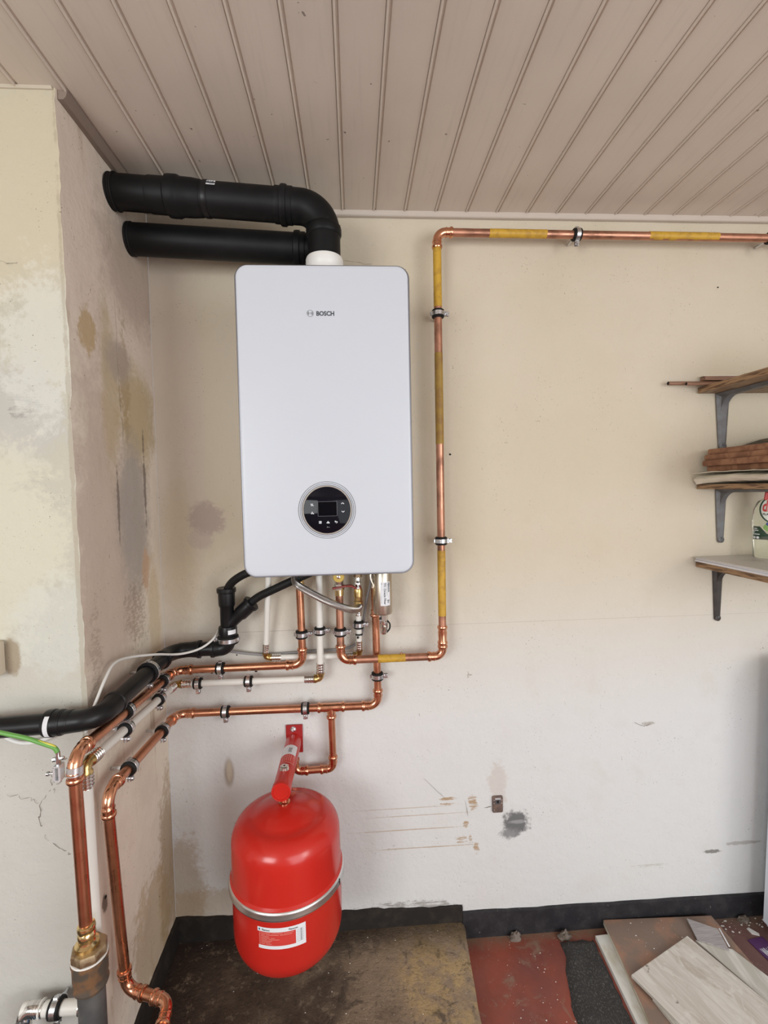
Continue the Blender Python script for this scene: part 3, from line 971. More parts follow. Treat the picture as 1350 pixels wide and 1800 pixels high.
icon(at(0.0015, -0.0395), [bar(-0.0016, 0.0012, -0.0010, -0.0012, 0.0004), bar(-0.0030, -0.0010, -0.0012, -0.0014, 0.0004), bar(0.0002, -0.0006, 0.0016, -0.0006, 0.0004), bar(0.0024, -0.0006, 0.0036, -0.0006, 0.0004)], 'status_light')

# emblem (armature in a ring) and lettering
em = MB()
LX, LZ = -0.0300, 1.8263
em.ring((LX, YF - 0.0003, LZ), (0, 1, 0), 0.0069, 0.0077, 0.0006, 40)
fe = flat(LX, LZ)
for sgn in (-1, 1):
    pts = []
    for i in range(9):
        a = math.radians(-52 + 104 * i / 8)
        pts.append((sgn * 0.0060 * math.cos(a), 0.0060 * math.sin(a)))
    for i in range(9):
        a = math.radians(52 - 104 * i / 8)
        pts.append((sgn * (0.0026 + 0.0012 * abs(math.sin(a * 1.7))), 0.0046 * math.sin(a) / math.sin(math.radians(52))))
    em.add([fe(u, v, 0.0004) for (u, v) in pts], [tuple(range(len(pts)))])
em.add([fe(u, v, 0.0004) for (u, v) in bar(-0.003, 0.0013, 0.003, 0.0013, 0.0007)], [(0, 1, 2, 3)])
em.add([fe(u, v, 0.0004) for (u, v) in bar(-0.003, -0.0013, 0.003, -0.0013, 0.0007)], [(0, 1, 2, 3)])
em.build('emblem', 'ink_grey', boiler, False)
text_obj('lettering', 'BOSCH', 0.0138, lambda u, v, l: V((-0.0165 + u * 0.92, YF - l, 1.8213 + v)), 'ink', boiler, 0.00045)
# white flue collar on top and hose nuts below
MB().lathe([(0.047, 1.936), (0.047, 1.962), (0.0455, 1.966), (0.0455, 1.975), (0.0465, 1.977), (0.0465, 1.994), (0.0445, 1.999), (0.042, 2.000)], (0.0, -0.2, 0), (0, 0, 1), 48).build('flue_collar', 'collar_white', boiler, True, 30)
MB().lathe([(0.046, 1.936), (0.046, 1.975), (0.042, 1.98)], (0.0, -0.105, 0), (0, 0, 1), 32).build('flue_collar', 'collar_white', boiler, True, 30)
MB().box((0, -0.16, 1.2225), (0.36, 0.24, 0.006), 0.001).build('base_tray', 'ring_grey', boiler)
for (x, y, r) in ((-0.2205 + 0.034, -0.068, 0.011), (-0.104, -0.045, 0.014), (-0.046, -0.045, 0.012), (0.0115, -0.06, 0.014), (0.066, -0.05, 0.012), (0.137, -0.075, 0.02)):
    MB().lathe([(r, 1.196), (r, 1.222)], (x, y, 0), (0, 0, 1), 6).build('connector', 'chrome', boiler, True, 30)

# ------------------------------------------------------------------ flue pipes
fl = thing('flue_pipe', 'upper thick black flue pipe with elbow dropping onto the white collar', 'flue pipe', (-0.25, -0.2, 2.14))
P0, P1, P2 = V((-0.509, -0.202, 2.153)), V((0.0, -0.2, 2.122)), V((0.0, -0.2, 1.99))
d0, d1 = (P1 - P0).normalized(), V((0, 0, -1))
arc, t = arc_pts(P1, d0, d1, 0.062, 14)
MB().sweep([P0, P0.lerp(arc[0], 0.5), arc[0] - d0 * 0.02], 0.0395, 40).build('tube', 'black_flue', fl)
MB().sweep([arc[0] - d0 * 0.035, arc[0] - d0 * 0.034, *arc, P2 + V((0, 0, 0.035)), P2], [0.0405, 0.041, *([0.0405] * len(arc)), 0.0405, 0.0405], 40).build('elbow', 'black_flue', fl)
c0 = arc[0] - d0 * 0.040
MB().lathe([(0.041, -0.020), (0.0415, -0.018), (0.0415, -0.006), (0.0450, -0.005), (0.0460, -0.002), (0.0460, 0.006), (0.0450, 0.009), (0.0425, 0.010), (0.0425, 0.022), (0.0410, 0.024)], c0, d0, 44).build('socket', 'black_flue', fl, True, 30)
MB().lathe([(0.0410, 2.078), (0.0425, 2.076), (0.0440, 2.070), (0.0440, 2.058), (0.0425, 2.054), (0.0405, 2.052)], (0.0, -0.2, 0), (0, 0, 1), 44).build('socket', 'black_flue', fl, True, 30)
cA = P0 + (P1 - P0).normalized() * 0.150
MB().lathe([(0.0400, -0.060), (0.0412, -0.055), (0.0412, -0.018), (0.0460, -0.014), (0.0468, -0.008), (0.0468, 0.010), (0.0450, 0.014), (0.0432, 0.018), (0.0428, 0.045), (0.0405, 0.066)], cA, d0, 44).build('socket', 'black_flue', fl, True, 30)
MB().lathe([(0.0408, -0.006), (0.0412, -0.004), (0.0412, 0.004), (0.0408, 0.006)], cA + d0 * 0.078, d0, 40).build('tape_ring', 'black', fl)
for k in range(3):
    MB().ring(P0 + d0 * (0.002 + 0.006 * k), d0, 0.036, 0.0412 + 0.0008 * k * (-1) ** k, 0.004, 36, 0.001).build('sealing_band', 'rubber', fl)
e1 = V((0, 0, 1))
e2 = V((0, -1, 0))


def flue_fn(s0, a0):
    c = P0 + d0 * s0
    return lambda u, v, l: c + d0 * u + (e2 * math.cos(a0 + v / 0.0395) + e1 * math.sin(a0 + v / 0.0395)) * (0.0402 + l)


ff = flue_fn(0.232, math.radians(33))
stk = patch_obj('sticker', ff, [(0, 0.024, -0.009, 0.009)], 0.0002, 'paper', fl, 2)
m = MB()
for (a, b, c, d) in ((0.002, 0.004, -0.006, 0.006), (0.006, 0.010, 0.0, 0.006), (0.012, 0.015, 0.002, 0.006), (0.017, 0.021, 0.0, 0.006), (0.011, 0.022, -0.006, -0.0035)):
    m.add(*patch(ff, a, b, c, d, 0.0005, 1))
m.build('print', 'ink_grey', stk, False)

fa = thing('air_intake_pipe', 'lower thick black intake pipe running behind the boiler top', 'flue pipe', (-0.25, -0.112, 2.075))
Q0, Q1, Q2 = V((-0.509, -0.114, 2.086)), V((0.0, -0.105, 2.066)), V((0.0, -0.105, 1.97))
g0 = (Q1 - Q0).normalized()
arc2, t2 = arc_pts(Q1, g0, d1, 0.045, 10)
MB().sweep([Q0, Q0.lerp(arc2[0], 0.5), arc2[0]], 0.0395, 40).build('tube', 'black_flue', fa)
MB().sweep([arc2[0] - g0 * 0.01, *arc2, Q2], 0.0402, 32).build('elbow', 'black_flue', fa)
MB().lathe([(0.0400, -0.010), (0.0440, -0.008), (0.0450, -0.003), (0.0450, 0.006), (0.0420, 0.008), (0.0420, 0.02)], arc2[0] - g0 * 0.032, g0, 40).build('socket', 'black_flue', fa, True, 30)
for k in range(2):
    MB().ring(Q0 + g0 * (0.002 + 0.007 * k), g0, 0.036, 0.0410 + 0.0006 * k, 0.004, 36, 0.001).build('sealing_band', 'rubber', fa)

# ------------------------------------------------------------------ gas pipe with yellow tape
GY, GR = -0.06, 0.0112
gas = thing('gas_pipe', 'copper gas pipe with yellow tape bands rising beside the boiler and under the ceiling', 'pipe', (0.31, GY, 1.5))
pipe_run(gas, [(0.0115, GY, 1.122), (0.0115, GY, 0.9274), (0.3103, GY, 0.9274), (0.3103, GY, 2.142), (2.435, GY, 2.133)], GR, 0.024, 'copper_dull')
# extra coupling above the lower elbow
for z in (1.012,):
    m = MB()
    prof = [(GR * k, s) for (s, k) in PRESS[:-1]] + [(GR * 1.12, 0.024)] + [(GR * k, 0.066 - s) for (s, k) in reversed(PRESS[:-1])]
    m.lathe(prof, (0.3103, GY, z - 0.060), (0, 0, 1), 18)
    m.build('coupling', 'copper_fit', gas)
def tape(a, b, old=False):
    a, b = V(a), V(b)
    n = 12
    pts = [a.lerp(b, i / n) for i in range(n + 1)]
    rad = [GR * (1.05 + 0.02 * noise.noise(p * 60)) for p in pts]
    MB().sweep(pts, rad, 18).build('tape_band', 'tape_old' if old else 'tape', gas)
tape((0.3103, GY, 1.935), (0.3103, GY, 2.108))
tape((0.3103, GY, 1.548), (0.3103, GY, 1.806), True)
tape((0.3103, GY, 1.048), (0.3103, GY, 1.240))
tape((0.460, GY, 2.1415), (0.626, GY, 2.1410))
tape((0.930, GY, 2.1400), (1.140, GY, 2.1392))
tape((0.119, GY, 0.9274), (0.199, GY, 0.9274))
MB().lathe([(0.0035, 0), (0.0045, 0.001), (0.003, 0.004)], (0.188, GY, 0.9274 + GR), (0, 0, 1), 10).build('tape_end', 'copper_dull', gas)

gv = thing('gas_valve', 'brass gas valve with round yellow handle under the boiler', 'valve', (0.0115, GY, 1.16))
MB().lathe([(0.0128, 1.118), (0.0128, 1.135)], (0.0115, GY, 0), (0, 0, 1), 20).build('sleeve', 'brass_new', gv)
MB().lathe([(0.0150, 1.135), (0.0150, 1.152)], (0.0115, GY, 0), (0, 0, 1), 6).build('nut', 'chrome', gv, True, 30)
MB().lathe([(0.0120, 1.152), (0.0135, 1.155), (0.0135, 1.168), (0.011, 1.196)], (0.0115, GY, 0), (0, 0, 1), 20).build('body', 'chrome', gv)
h = MB().lathe([(0.0145, 0.012), (0.0165, 0.014), (0.0165, 0.024), (0.0145, 0.027), (0.009, 0.0275)], (0.0115, GY, 1.176), (0, -1, 0), 24).build('handle', 'yellow_handle', gv)
MB().lathe([(0.0048, 0.0275), (0.0048, 0.0305), (0.003, 0.031)], (0.0115, GY, 1.176), (0, -1, 0), 12).build('screw', 'chrome', h)

# ------------------------------------------------------------------ heating flow (upper copper pipe)
FR = 0.0112
flow = thing('copper_pipe', 'upper copper heating pipe turning the corner and dropping onto the brass adapter', 'pipe', (-0.3, -0.045, 0.91), 'copper heating pipes')
pipe_run(flow, [(-0.104, -0.045, 1.205), (-0.100, -0.045, 0.914), (-0.465, -0.045, 0.9125), (-0.4655, -0.54, 0.944), (-0.459, -0.54, 0.600)], FR, 0.028)
MB().lathe([(FR * 1.25, 1.144), (FR * 1.32, 1.147), (FR * 1.32, 1.152), (FR * 1.18, 1.156), (FR * 1.2, 1.16), (FR * 1.45, 1.163), (FR * 1.45, 1.180), (FR, 1.183)], (-0.1033, -0.045, 0), (0, 0, 1), 18).build('coupling', 'brass_new', flow)

# heating return (lower copper pipe) with the tee to the vessel
RY = -0.034
ret = thing('copper_pipe', 'lower copper heating pipe with tee branch feeding the red vessel bracket', 'pipe', (-0.2, RY, 0.78), 'copper heating pipes')
pipe_run(ret, [(0.1145, RY, 1.13), (0.1185, RY, 0.7765), (-0.467, RY, 0.780), (-0.467, -0.432, 0.8015), (-0.4655, -0.395, 0.335), (-0.36, -0.43, 0.333), (-0.357, -0.575, 0.300), (-0.357, -0.59, 0.056)], FR, 0.028)
prof = [(FR * k, s) for (s, k) in PRESS[:-1]]
MB().lathe(prof + [(FR * 1.1, 0.022)], (0.1150, RY, 1.045), (0, 0, 1), 18).build('coupling', 'copper_fit', ret)
tx = -0.0217
m = MB()
m.lathe([(r_, h_ - 0.040) for (r_, h_) in prof] + [(FR * 1.12, -0.012), (FR * 1.12, 0.012)] + [(r_, 0.040 - h_) for (r_, h_) in reversed(prof)], (tx, RY, 0.7775), (1, 0, 0), 18)
m.lathe([(r_, 0.033 - h_) for (r_, h_) in reversed(prof)][::-1] + [(FR * 1.12, 0.006), (FR * 1.12, 0.0)], (tx, RY, 0.7775), (0, 0, -1), 18)
m.build('tee', 'copper_fit', ret)
pipe_run(ret, [(tx, RY, 0.772), (tx + 0.002, RY, 0.591), (-0.133, RY, 0.588), (-0.133, RY, 0.645)], FR * 0.93, 0.018)

# ------------------------------------------------------------------ white water pipes
WR = 0.0098
w2 = thing('white_pipe', 'white plastic water pipe turning the corner between the two copper pipes', 'pipe', (-0.25, -0.045, 0.87), 'white plastic water pipes')
pipe_run(w2, [(-0.046, -0.045, 1.20), (-0.050, -0.045, 0.870), (-0.465, -0.045, 0.872), (-0.4655, -0.503, 0.905), (-0.463, -0.490, 0.06)], WR, 0.02, 'white_pipe', 'plastic')
w3 = thing('white_pipe', 'thin white plastic pipe passing behind the copper from the hose to the boiler', 'pipe', (-0.1, -0.02, 0.93), 'white plastic water pipes')
pipe_run(w3, [(-0.186, -0.068, 1.20), (-0.2115, -0.020, 0.930), (0.0655, -0.032, 0.930), (0.0655, -0.045, 1.065)], 0.0085, 0.02, 'white_pipe', 'plastic')
ribbed_sleeve(w3, (0.0655, -0.045, 1.052), (0, 0, 1), 0.0082, 0.024)
m = MB()
m.ring((0.0655, -0.0422, 0.996), (0, 0.1, 1), 0.0092, 0.0108, 0.004, 20)
m.box((0.062, -0.0525, 0.990), (0.006, 0.003, 0.007), 0.001)
m.build('cable_tie', 'rubber', w3)

# ------------------------------------------------------------------ fill valve with red lever, braided hose
fv = thing('fill_valve', 'chrome ball valve with red lever beside the silver filter', 'valve', (0.066, -0.05, 1.13))
ax = (0.066, -0.05, 0)
MB().lathe([(0.0125, 1.168), (0.0125, 1.198)], ax, (0, 0, 1), 6).build('nut', 'brass_old', fv, True, 30)
MB().lathe([(0.010, 1.140), (0.012, 1.143), (0.012, 1.152), (0.0095, 1.156), (0.0095, 1.168)], ax, (0, 0, 1), 18).build('body', 'chrome', fv)
MB().lathe([(0.0125, 1.108), (0.0135, 1.112), (0.0125, 1.118), (0.0135, 1.124), (0.0125, 1.131), (0.010, 1.140)], ax, (0, 0, 1), 18).build('collar', 'brass', fv)
MB().lathe([(0.0128, 1.084), (0.0128, 1.097), (0.0110, 1.099), (0.0115, 1.108)], ax, (0, 0, 1), 6).build('nut', 'brass', fv, True, 30)
lv = MB()
pl = [(0.074, -0.064, 1.139), (0.058, -0.066, 1.139), (0.047, -0.067, 1.146), (0.030, -0.067, 1.146), (-0.006, -0.072, 1.141)]
for i in range(len(pl) - 1):
    a, b = V(pl[i]), V(pl[i + 1])
    d = (b - a).normalized()
    rot = Matrix((d, V((0, 1, 0)).cross(d) * -1, V((0, 1, 0)))).transposed()
    zx = d.cross(V((0, -1, 0))).normalized()
    rot = Matrix((d, V((0, -1, 0)), zx)).transposed()
    lv.box((a + b) / 2, ((b - a).length + 0.003, 0.011, 0.0060), 0.0012, rot)
lv.build('lever', 'red_lever', fv)
MB().lathe([(0.004, 0.012), (0.004, 0.022), (0.0025, 0.023)], (0.066, -0.05, 1.139), (0, -1, 0), 10).build('spindle', 'chrome', fv)

hose = thing('braided_hose', 'braided steel hose sagging from under the boiler to the fill valve', 'hose', (-0.03, -0.1, 1.12))
hp = spline([(-0.088, -0.062, 1.192), (-0.107, -0.083, 1.184), (-0.1095, -0.100, 1.172), (-0.095, -0.112, 1.158), (-0.045, -0.112, 1.127), (0.000, -0.108, 1.103), (0.038, -0.096, 1.086), (0.060, -0.078, 1.079), (0.069, -0.064, 1.083)], 8)
MB().sweep(hp, 0.0104, 16).build('braid', 'braid', hose)
MB().sweep([hp[-1], hp[-1] + V((0.001, 0.012, 0.002)), hp[-1] + V((-0.002, 0.015, -0.012)), (0.0655, -0.045, 1.062)], [0.0098, 0.0098, 0.0085, 0.0075], 16).build('ferrule', 'chrome', hose)
MB().sweep([hp[0] + V((0.004, 0.006, 0.01)), hp[0], hp[3]], [0.0105, 0.0105, 0.0098], 16).build('ferrule', 'chrome', hose)

# ------------------------------------------------------------------ magnetic filter
FX, FY = 0.1355, -0.078
flt = thing('system_filter', 'silver cylindrical filter with white label under the boiler right side', 'filter', (FX, FY, 1.07))
MB().lathe([(0.0200, 1.064), (0.0255, 1.0665), (0.0272, 1.071), (0.0272, 1.198), (0.0250, 1.202)], (FX, FY, 0), (0, 0, 1), 40).build('canister', 'nickel', flt)
MB().lathe([(0.0215, 1.198), (0.0215, 1.214)], (FX, FY, 0), (0, 0, 1), 24).build('cap', 'rubber', flt)
MB().lathe([(0.0128, 1.045), (0.0128, 1.064)], (FX + 0.002, FY, 0), (0, 0, 1), 6).build('nut', 'chrome', flt, True, 30)
vb = MB().lathe([(0.006, 1.005), (0.009, 1.008), (0.0105, 1.014), (0.0105, 1.024), (0.012, 1.026), (0.012, 1.042), (0.009, 1.045)], (FX + 0.002, FY, 0), (0, 0, 1), 18).build('drain_valve', 'chrome', flt)
MB().lathe([(0.0036, 0.009), (0.0036, 0.0135), (0.0015, 0.014)], (FX + 0.003, FY, 1.030), (0, -1, 0), 6).build('screw', 'nickel', vb)
MB().sweep(spline([(FX + 0.011, FY - 0.003, 1.046), (FX + 0.0185, FY - 0.004, 1.036), (FX + 0.018, FY - 0.004, 1.022), (FX + 0.010, FY - 0.003, 1.011)], 5), 0.0022, 8).build('strap', 'rubber', vb)
MB().sweep(spline([(FX - 0.022, FY - 0.004, 1.192), (FX - 0.033, FY - 0.006, 1.182), (FX - 0.032, FY - 0.008, 1.166), (FX - 0.026, FY - 0.010, 1.150), (FX - 0.0275, FY - 0.010, 1.142)], 5), 0.0030, 8).build('drain_lever', 'nickel', flt)


def cyl_fn(cx, cy, r, a0, zc, rot90=False):
    """unrolled label: u runs round the cylinder, v runs up; a0 is the angle from straight ahead"""
    def fn(u, v, l):
        if rot90:
            u, v = v, -u
        a = a0 + u / r
        return V((cx + math.sin(a) * (r + l), cy - math.cos(a) * (r + l), zc + v))
    return fn


fl_f = cyl_fn(FX, FY, 0.0272, math.radians(10), 1.128)
lab = patch_obj('label', fl_f, [(-0.0125, 0.0170, -0.0345, 0.0330)], 0.0003, 'paper', flt, 8)
fr_ = cyl_fn(FX, FY, 0.0272, math.radians(10), 1.128, True)
text_obj('print', 'TF1 Omega Filter', 0.0086, lambda u, v, l: fr_(u - 0.031, v - 0.0025, l + 0.0004), 'ink', lab, 0.00015)
text_obj('print', 'FERNOX', 0.0070, lambda u, v, l: fr_(u - 0.031, v + 0.0095, l + 0.0004), 'ink', lab, 0.0002)
m = MB()
for (a, b, c, d) in ((-0.030, -0.022, 0.0058, 0.0064), (-0.020, 0.008, 0.0058, 0.0064), (0.018, 0.022, 0.007, 0.014), (0.0235, 0.0265, 0.008, 0.013), (0.006, 0.028, -0.0095, -0.0090), (-0.030, -0.026, -0.0085, -0.0072)):
    m.add(*patch(fr_, a, b, c, d, 0.0006, 1))
m.build('print', 'ink_grey', lab, False)

# ------------------------------------------------------------------ waste pipe with Y branch
WSR = 0.0200
wst = thing('waste_pipe', 'black plastic waste pipe with Y branch running round the corner below the boiler', 'pipe', (-0.3, -0.06, 0.98))
A, B, C, D, E_ = V((-0.308, -0.06, 1.03)), V((-0.309, -0.06, 0.9765)), V((-0.463, -0.062, 0.9775)), V((-0.4635, -0.459, 0.972)), V((-0.95, -0.459, 0.952))
def bend(P, a, b, br, r, extra, ribs=()):
    d0_, d1_ = (P - a).normalized(), (b - P).normalized()
    arc_, t_ = arc_pts(P, d0_, d1_, br, 12)
    s = extra
    pts = [arc_[0] - d0_ * s, arc_[0] - d0_ * (s - 0.001), arc_[0] - d0_ * (s - 0.008), arc_[0] - d0_ * (s - 0.010), *arc_, arc_[-1] + d1_ * (s - 0.010), arc_[-1] + d1_ * (s - 0.008), arc_[-1] + d1_ * (s - 0.001), arc_[-1] + d1_ * s]
    rad = [r * 1.05, r * 1.26, r * 1.26, r * 1.16, *([r * 1.06] * len(arc_)), r * 1.16, r * 1.26, r * 1.26, r * 1.05]
    MB().sweep(pts, rad, 28).build('elbow', 'black', wst, True, 30)
    return t_
t1 = bend(B, A, C, 0.022, WSR, 0.024)
t2_ = bend(C, B, D, 0.050, WSR, 0.030)
t3 = bend(D, C, E_, 0.040, WSR, 0.036)
for a, b in ((B, C), (C, D), (D, E_)):
    MB().sweep([a.lerp(b, 0.12), a.lerp(b, 0.5), b.lerp(a, 0.12 if b is not E_ else 0)], WSR, 28).build('tube', 'black', wst)
for k in range(7):
    x = D.x - 0.049 - 0.0035 * k
    MB().ring((x, D.y, D.z - 0.0016 - 0.00014 * k), (1, 0, 0.04), WSR, WSR * 1.115, 0.0020, 28, 0.0005).build('rib', 'black', wst)
MB().lathe([(0.0205, 0), (0.0255, 0.001), (0.0265, 0.004), (0.0265, 0.016), (0.0245, 0.018), (0.0240, 0.034), (0.021, 0.036)], D + V((-0.098, 0, -0.004)), (1, 0, 0.04), 32).build('socket', 'black', wst, True, 30)
lb_c = D + V((-0.086, 0, -0.0035))
sfn = lambda u, v, l: lb_c + V((u, -math.cos(v / 0.0265) * (0.0268 + l), math.sin(v / 0.0265) * (0.0268 + l)))
MB().add(*patch(sfn, -0.0045, 0.0045, -0.020, 0.024, 0.0, 1, 8)).build('sticker', 'paper', wst, False)
# Y body
yb_ = MB()
yb_.lathe([(0.0195, 1.008), (0.0195, 1.095), (0.0220, 1.100), (0.0228, 1.104), (0.0232, 1.136), (0.0262, 1.138), (0.0268, 1.142), (0.0268, 1.149), (0.0245, 1.151), (0.0150, 1.150)], (-0.308, -0.06, 0), (0, 0, 1), 32)
yd = V((0.74, 0, 0.67)).normalized()
y0 = V((-0.306, -0.06, 1.043))
yb_.lathe([(0.0175, 0.0), (0.0175, 0.040), (0.0210, 0.048), (0.0215, 0.082), (0.0245, 0.084), (0.0250, 0.092), (0.0225, 0.094), (0.0140, 0.093)], y0, yd, 32)
yb_.build('y_branch', 'black', wst, True, 30)
MB().lathe([(0.0205, 1.010), (0.0250, 1.012), (0.0258, 1.018), (0.0258, 1.036), (0.0240, 1.041), (0.0200, 1.043)], (-0.308, -0.06, 0), (0, 0, 1), 32).build('socket', 'black', wst, True, 30)
ycf = cyl_fn(-0.308, -0.06, 0.0258, math.radians(38), 1.0275)
patch_obj('sticker', ycf, [(-0.010, 0.014, -0.006, 0.006)], 0.0005, 'paper', wst, 6)

h1 = thing('drain_hose', 'short thick black drain hose curving from boiler corner into Y branch top', 'hose', (-0.28, -0.08, 1.17), 'black drain hoses')
MB().sweep(spline([(-0.175, -0.10, 1.222), (-0.215, -0.098, 1.206), (-0.255, -0.092, 1.190), (-0.287, -0.078, 1.168), (-0.304, -0.066, 1.142), (-0.308, -0.061, 1.105)], 8), 0.0115, 18).build('tube', 'rubber', h1)
h2 = thing('drain_hose', 'long black drain hose slanting under the boiler into Y branch side', 'hose', (-0.15, -0.08, 1.15), 'black drain hoses')
MB().sweep(spline([(-0.015, -0.090, 1.212), (-0.055, -0.090, 1.196), (-0.105, -0.088, 1.175), (-0.170, -0.080, 1.146), (-0.222, -0.068, 1.120), (-0.262, -0.061, 1.085)], 8), 0.0115, 18).build('tube', 'rubber', h2)

# ------------------------------------------------------------------ cables
def cable(name, label, pts, r, material, cat='cable', n=10):
    o = thing(name, label, cat, pts[0])
    MB().sweep(spline(pts, n), r, 10).build('sheath', material, o)
    return o


cable('white_cable', 'white cable looping over the black waste pipe up to the boiler', [(-0.486, -0.462, 0.945), (-0.486, -0.440, 0.972), (-0.487, -0.412, 0.995), (-0.488, -0.375, 1.022), (-0.490, -0.330, 1.040), (-0.486, -0.264, 1.030), (-0.458, -0.185, 1.008), (-0.438, -0.125, 0.986), (-0.415, -0.100, 0.980), (-0.385, -0.090, 0.985), (-0.360, -0.084, 0.997), (-0.343, -0.065, 1.012), (-0.335, -0.024, 1.030), (-0.27, -0.022, 1.085), (-0.20, -0.025, 1.128), (-0.13, -0.030, 1.166), (-0.09, -0.04, 1.215)], 0.0032, 'wire_white')
cable('grey_cable', 'grey cable dropping beside the silver filter and running behind the pipes', [(0.108, -0.050, 1.215), (0.104, -0.045, 1.155), (0.092, -0.030, 1.100), (0.083, -0.022, 1.050), (0.077, -0.018, 1.000), (0.055, -0.010, 0.958), (0.015, -0.008, 0.943), (-0.08, -0.007, 0.940), (-0.20, -0.010, 0.936), (-0.26, -0.014, 0.942), (-0.32, -0.020, 0.955), (-0.36, -0.024, 0.965)], 0.0040, 'wire_grey')
cable('white_cable', 'white cable loop hanging below the waste pipe at the left edge', [(-0.69, -0.418, 0.970), (-0.672, -0.422, 0.932), (-0.645, -0.425, 0.917), (-0.615, -0.425, 0.9135), (-0.580, -0.422, 0.922), (-0.552, -0.417, 0.938), (-0.535, -0.416, 0.955)], 0.0042, 'wire_white')
ew = thing('earth_wire', 'green and yellow earth wire bolted to the clamp on the copper pipe', 'wire', (-0.55, -0.54, 0.99))
ep = spline([(-0.70, -0.548, 1.010), (-0.60, -0.552, 1.002), (-0.562, -0.553, 0.994), (-0.535, -0.553, 0.986), (-0.508, -0.552, 0.974), (-0.492, -0.551, 0.966), (-0.487, -0.550, 0.957)], 8)
MB().sweep(ep, 0.0040, 12).build('sheath', 'earth_green', ew)
stp = [p + V((0.0, -0.0006, 0.0030 * (0.4 + 0.6 * min(1, max(0, (i - 24) / 12))))) for i, p in enumerate(ep)]
MB().sweep(stp[22:-1], [0.0022 * min(1.0, 0.2 + i / 8) for i in range(len(stp[22:-1]))], 8).build('stripe', 'earth_yellow', ew)

# earth clamp
ec = thing('earth_clamp', 'metal earth clamp strapped round the copper pipe top at the corner', 'clamp', (-0.487, -0.545, 0.93))
MB().lathe([(0.0126, -0.008), (0.0134, -0.008), (0.0134, 0.008), (0.0126, 0.008)], (-0.4645, -0.5395, 0.915), (0.0, 0.10, 1), 24).build('strap', 'alu', ec, True, 30)
m = MB()
m.box((-0.4835, -0.5475, 0.918), (0.004, 0.016, 0.026), 0.001)
m.box((-0.4920, -0.5475, 0.918), (0.004, 0.018, 0.028), 0.001)
m.box((-0.4880, -0.5475, 0.931), (0.012, 0.018, 0.003), 0.0008)
m.box((-0.4880, -0.5475, 0.905), (0.012, 0.018, 0.003), 0.0008)
m.build('saddle', 'clamp_white', ec, True, 30)
MB().lathe([(0.0018, 0.0), (0.0018, 0.012), (0.0042, 0.0125), (0.0042, 0.016), (0.002, 0.0165)], (-0.493, -0.5475, 0.916), (-1, 0, 0), 10).build('screw', 'zinc', ec)
MB().box((-0.4870, -0.5490, 0.944), (0.006, 0.006, 0.026), 0.001).build('lug', 'zinc', ec)
m = MB()
m.lathe([(0.0044, 0.003), (0.0044, 0.009), (0.0025, 0.010)], (-0.487, -0.549, 0.944), (-1, 0, -0.15), 8)
m.lathe([(0.0036, 0.003), (0.0036, 0.009), (0.0020, 0.011)], (-0.487, -0.549, 0.944), (1, 0, 0.15), 6)
m.build('bolt', 'zinc', ec)

# ------------------------------------------------------------------ old steel riser with brass adapter
rs = thing('steel_riser', 'old dark grey steel riser with rusty brass adapter at the lower left', 'pipe', (-0.455, -0.54, 0.055))
rx = (-0.455, -0.54, 0)
MB().lathe([(0.0235, 0.05), (0.0235, 0.508)], rx, (0, 0, 1), 28).build('tube', 'grey_pipe', rs)
MB().lathe([(0.0245, 0.498), (0.0285, 0.500), (0.0305, 0.506), (0.0285, 0.512), (0.0285, 0.518), (0.0300, 0.522), (0.0300, 0.548), (0.0315, 0.552), (0.0315, 0.558), (0.0255, 0.560)], rx, (0, 0, 1), 28).build('union', 'rust', rs, True, 30)
MB().ring((-0.455, -0.54, 0.5585), (0, 0, 1), 0.020, 0.0312, 0.0045, 28, 0.001).build('sealing_tape', 'chip', rs)
MB().lathe([(0.0300, 0.5605), (0.0310, 0.562), (0.0310, 0.573), (0.0290, 0.577), (0.018, 0.5775)], rx, (0, 0, 1), 8).build('hexagon', 'brass_old', rs, True, 25)
MB().lathe([(0.0205, 0.577), (0.0205, 0.584), (0.0150, 0.587), (0.0140, 0.592), (0.0155, 0.597), (0.0155, 0.602), (0.0135, 0.606), (0.0150, 0.609), (0.0158, 0.613), (0.0150, 0.618), (0.0118, 0.620)], (-0.4585, -0.54, 0), (0, 0, 1), 20).build('adapter', 'brass_new', rs)

# small water pipe at the bottom left, with shut-off
wp = thing('white_pipe', 'short white pipe with chrome sleeves and shut-off valve at the bottom left', 'pipe', (-0.58, -0.45, 0.363), 'white plastic water pipes')
MB().sweep([(-0.645, -0.45, 0.3635), (-0.492, -0.45, 0.3595)], 0.0135, 20).build('tube', 'white_pipe', wp)
ribbed_sleeve(wp, (-0.602, -0.45, 0.3625), (-1, 0, 0.02), 0.0122, 0.022)
MB().ring((-0.607, -0.45, 0.3625), (1, 0, 0), 0.012, 0.0172, 0.003, 22).build('washer', 'white_pipe', wp)
ribbed_sleeve(wp, (-0.532, -0.45, 0.3605), (1, 0, -0.02), 0.0122, 0.026)
arcq, _ = arc_pts(V((-0.640, -0.45, 0.3635)), V((-1, 0, 0)), V((0, -0.35, -1)).normalized(), 0.012, 8)
MB().sweep([V((-0.622, -0.45, 0.3635)), *arcq, arcq[-1] + V((0, -0.02, -0.06))], 0.0145, 18).build('elbow', 'chrome', wp)
MB().lathe([(0.017, 0), (0.0185, 0.003), (0.0185, 0.02), (0.012, 0.026)], (-0.640, -0.464, 0.335), (0, -0.5, 0.2), 16).build('handle', 'ring_grey', wp)
MB().box((-0.613, -0.470, 0.335), (0.030, 0.022, 0.018), 0.005).build('tap_wing', 'blue', wp)

# ------------------------------------------------------------------ pipe clips (rubber-lined, screwed to the wall)
CLIP = {}


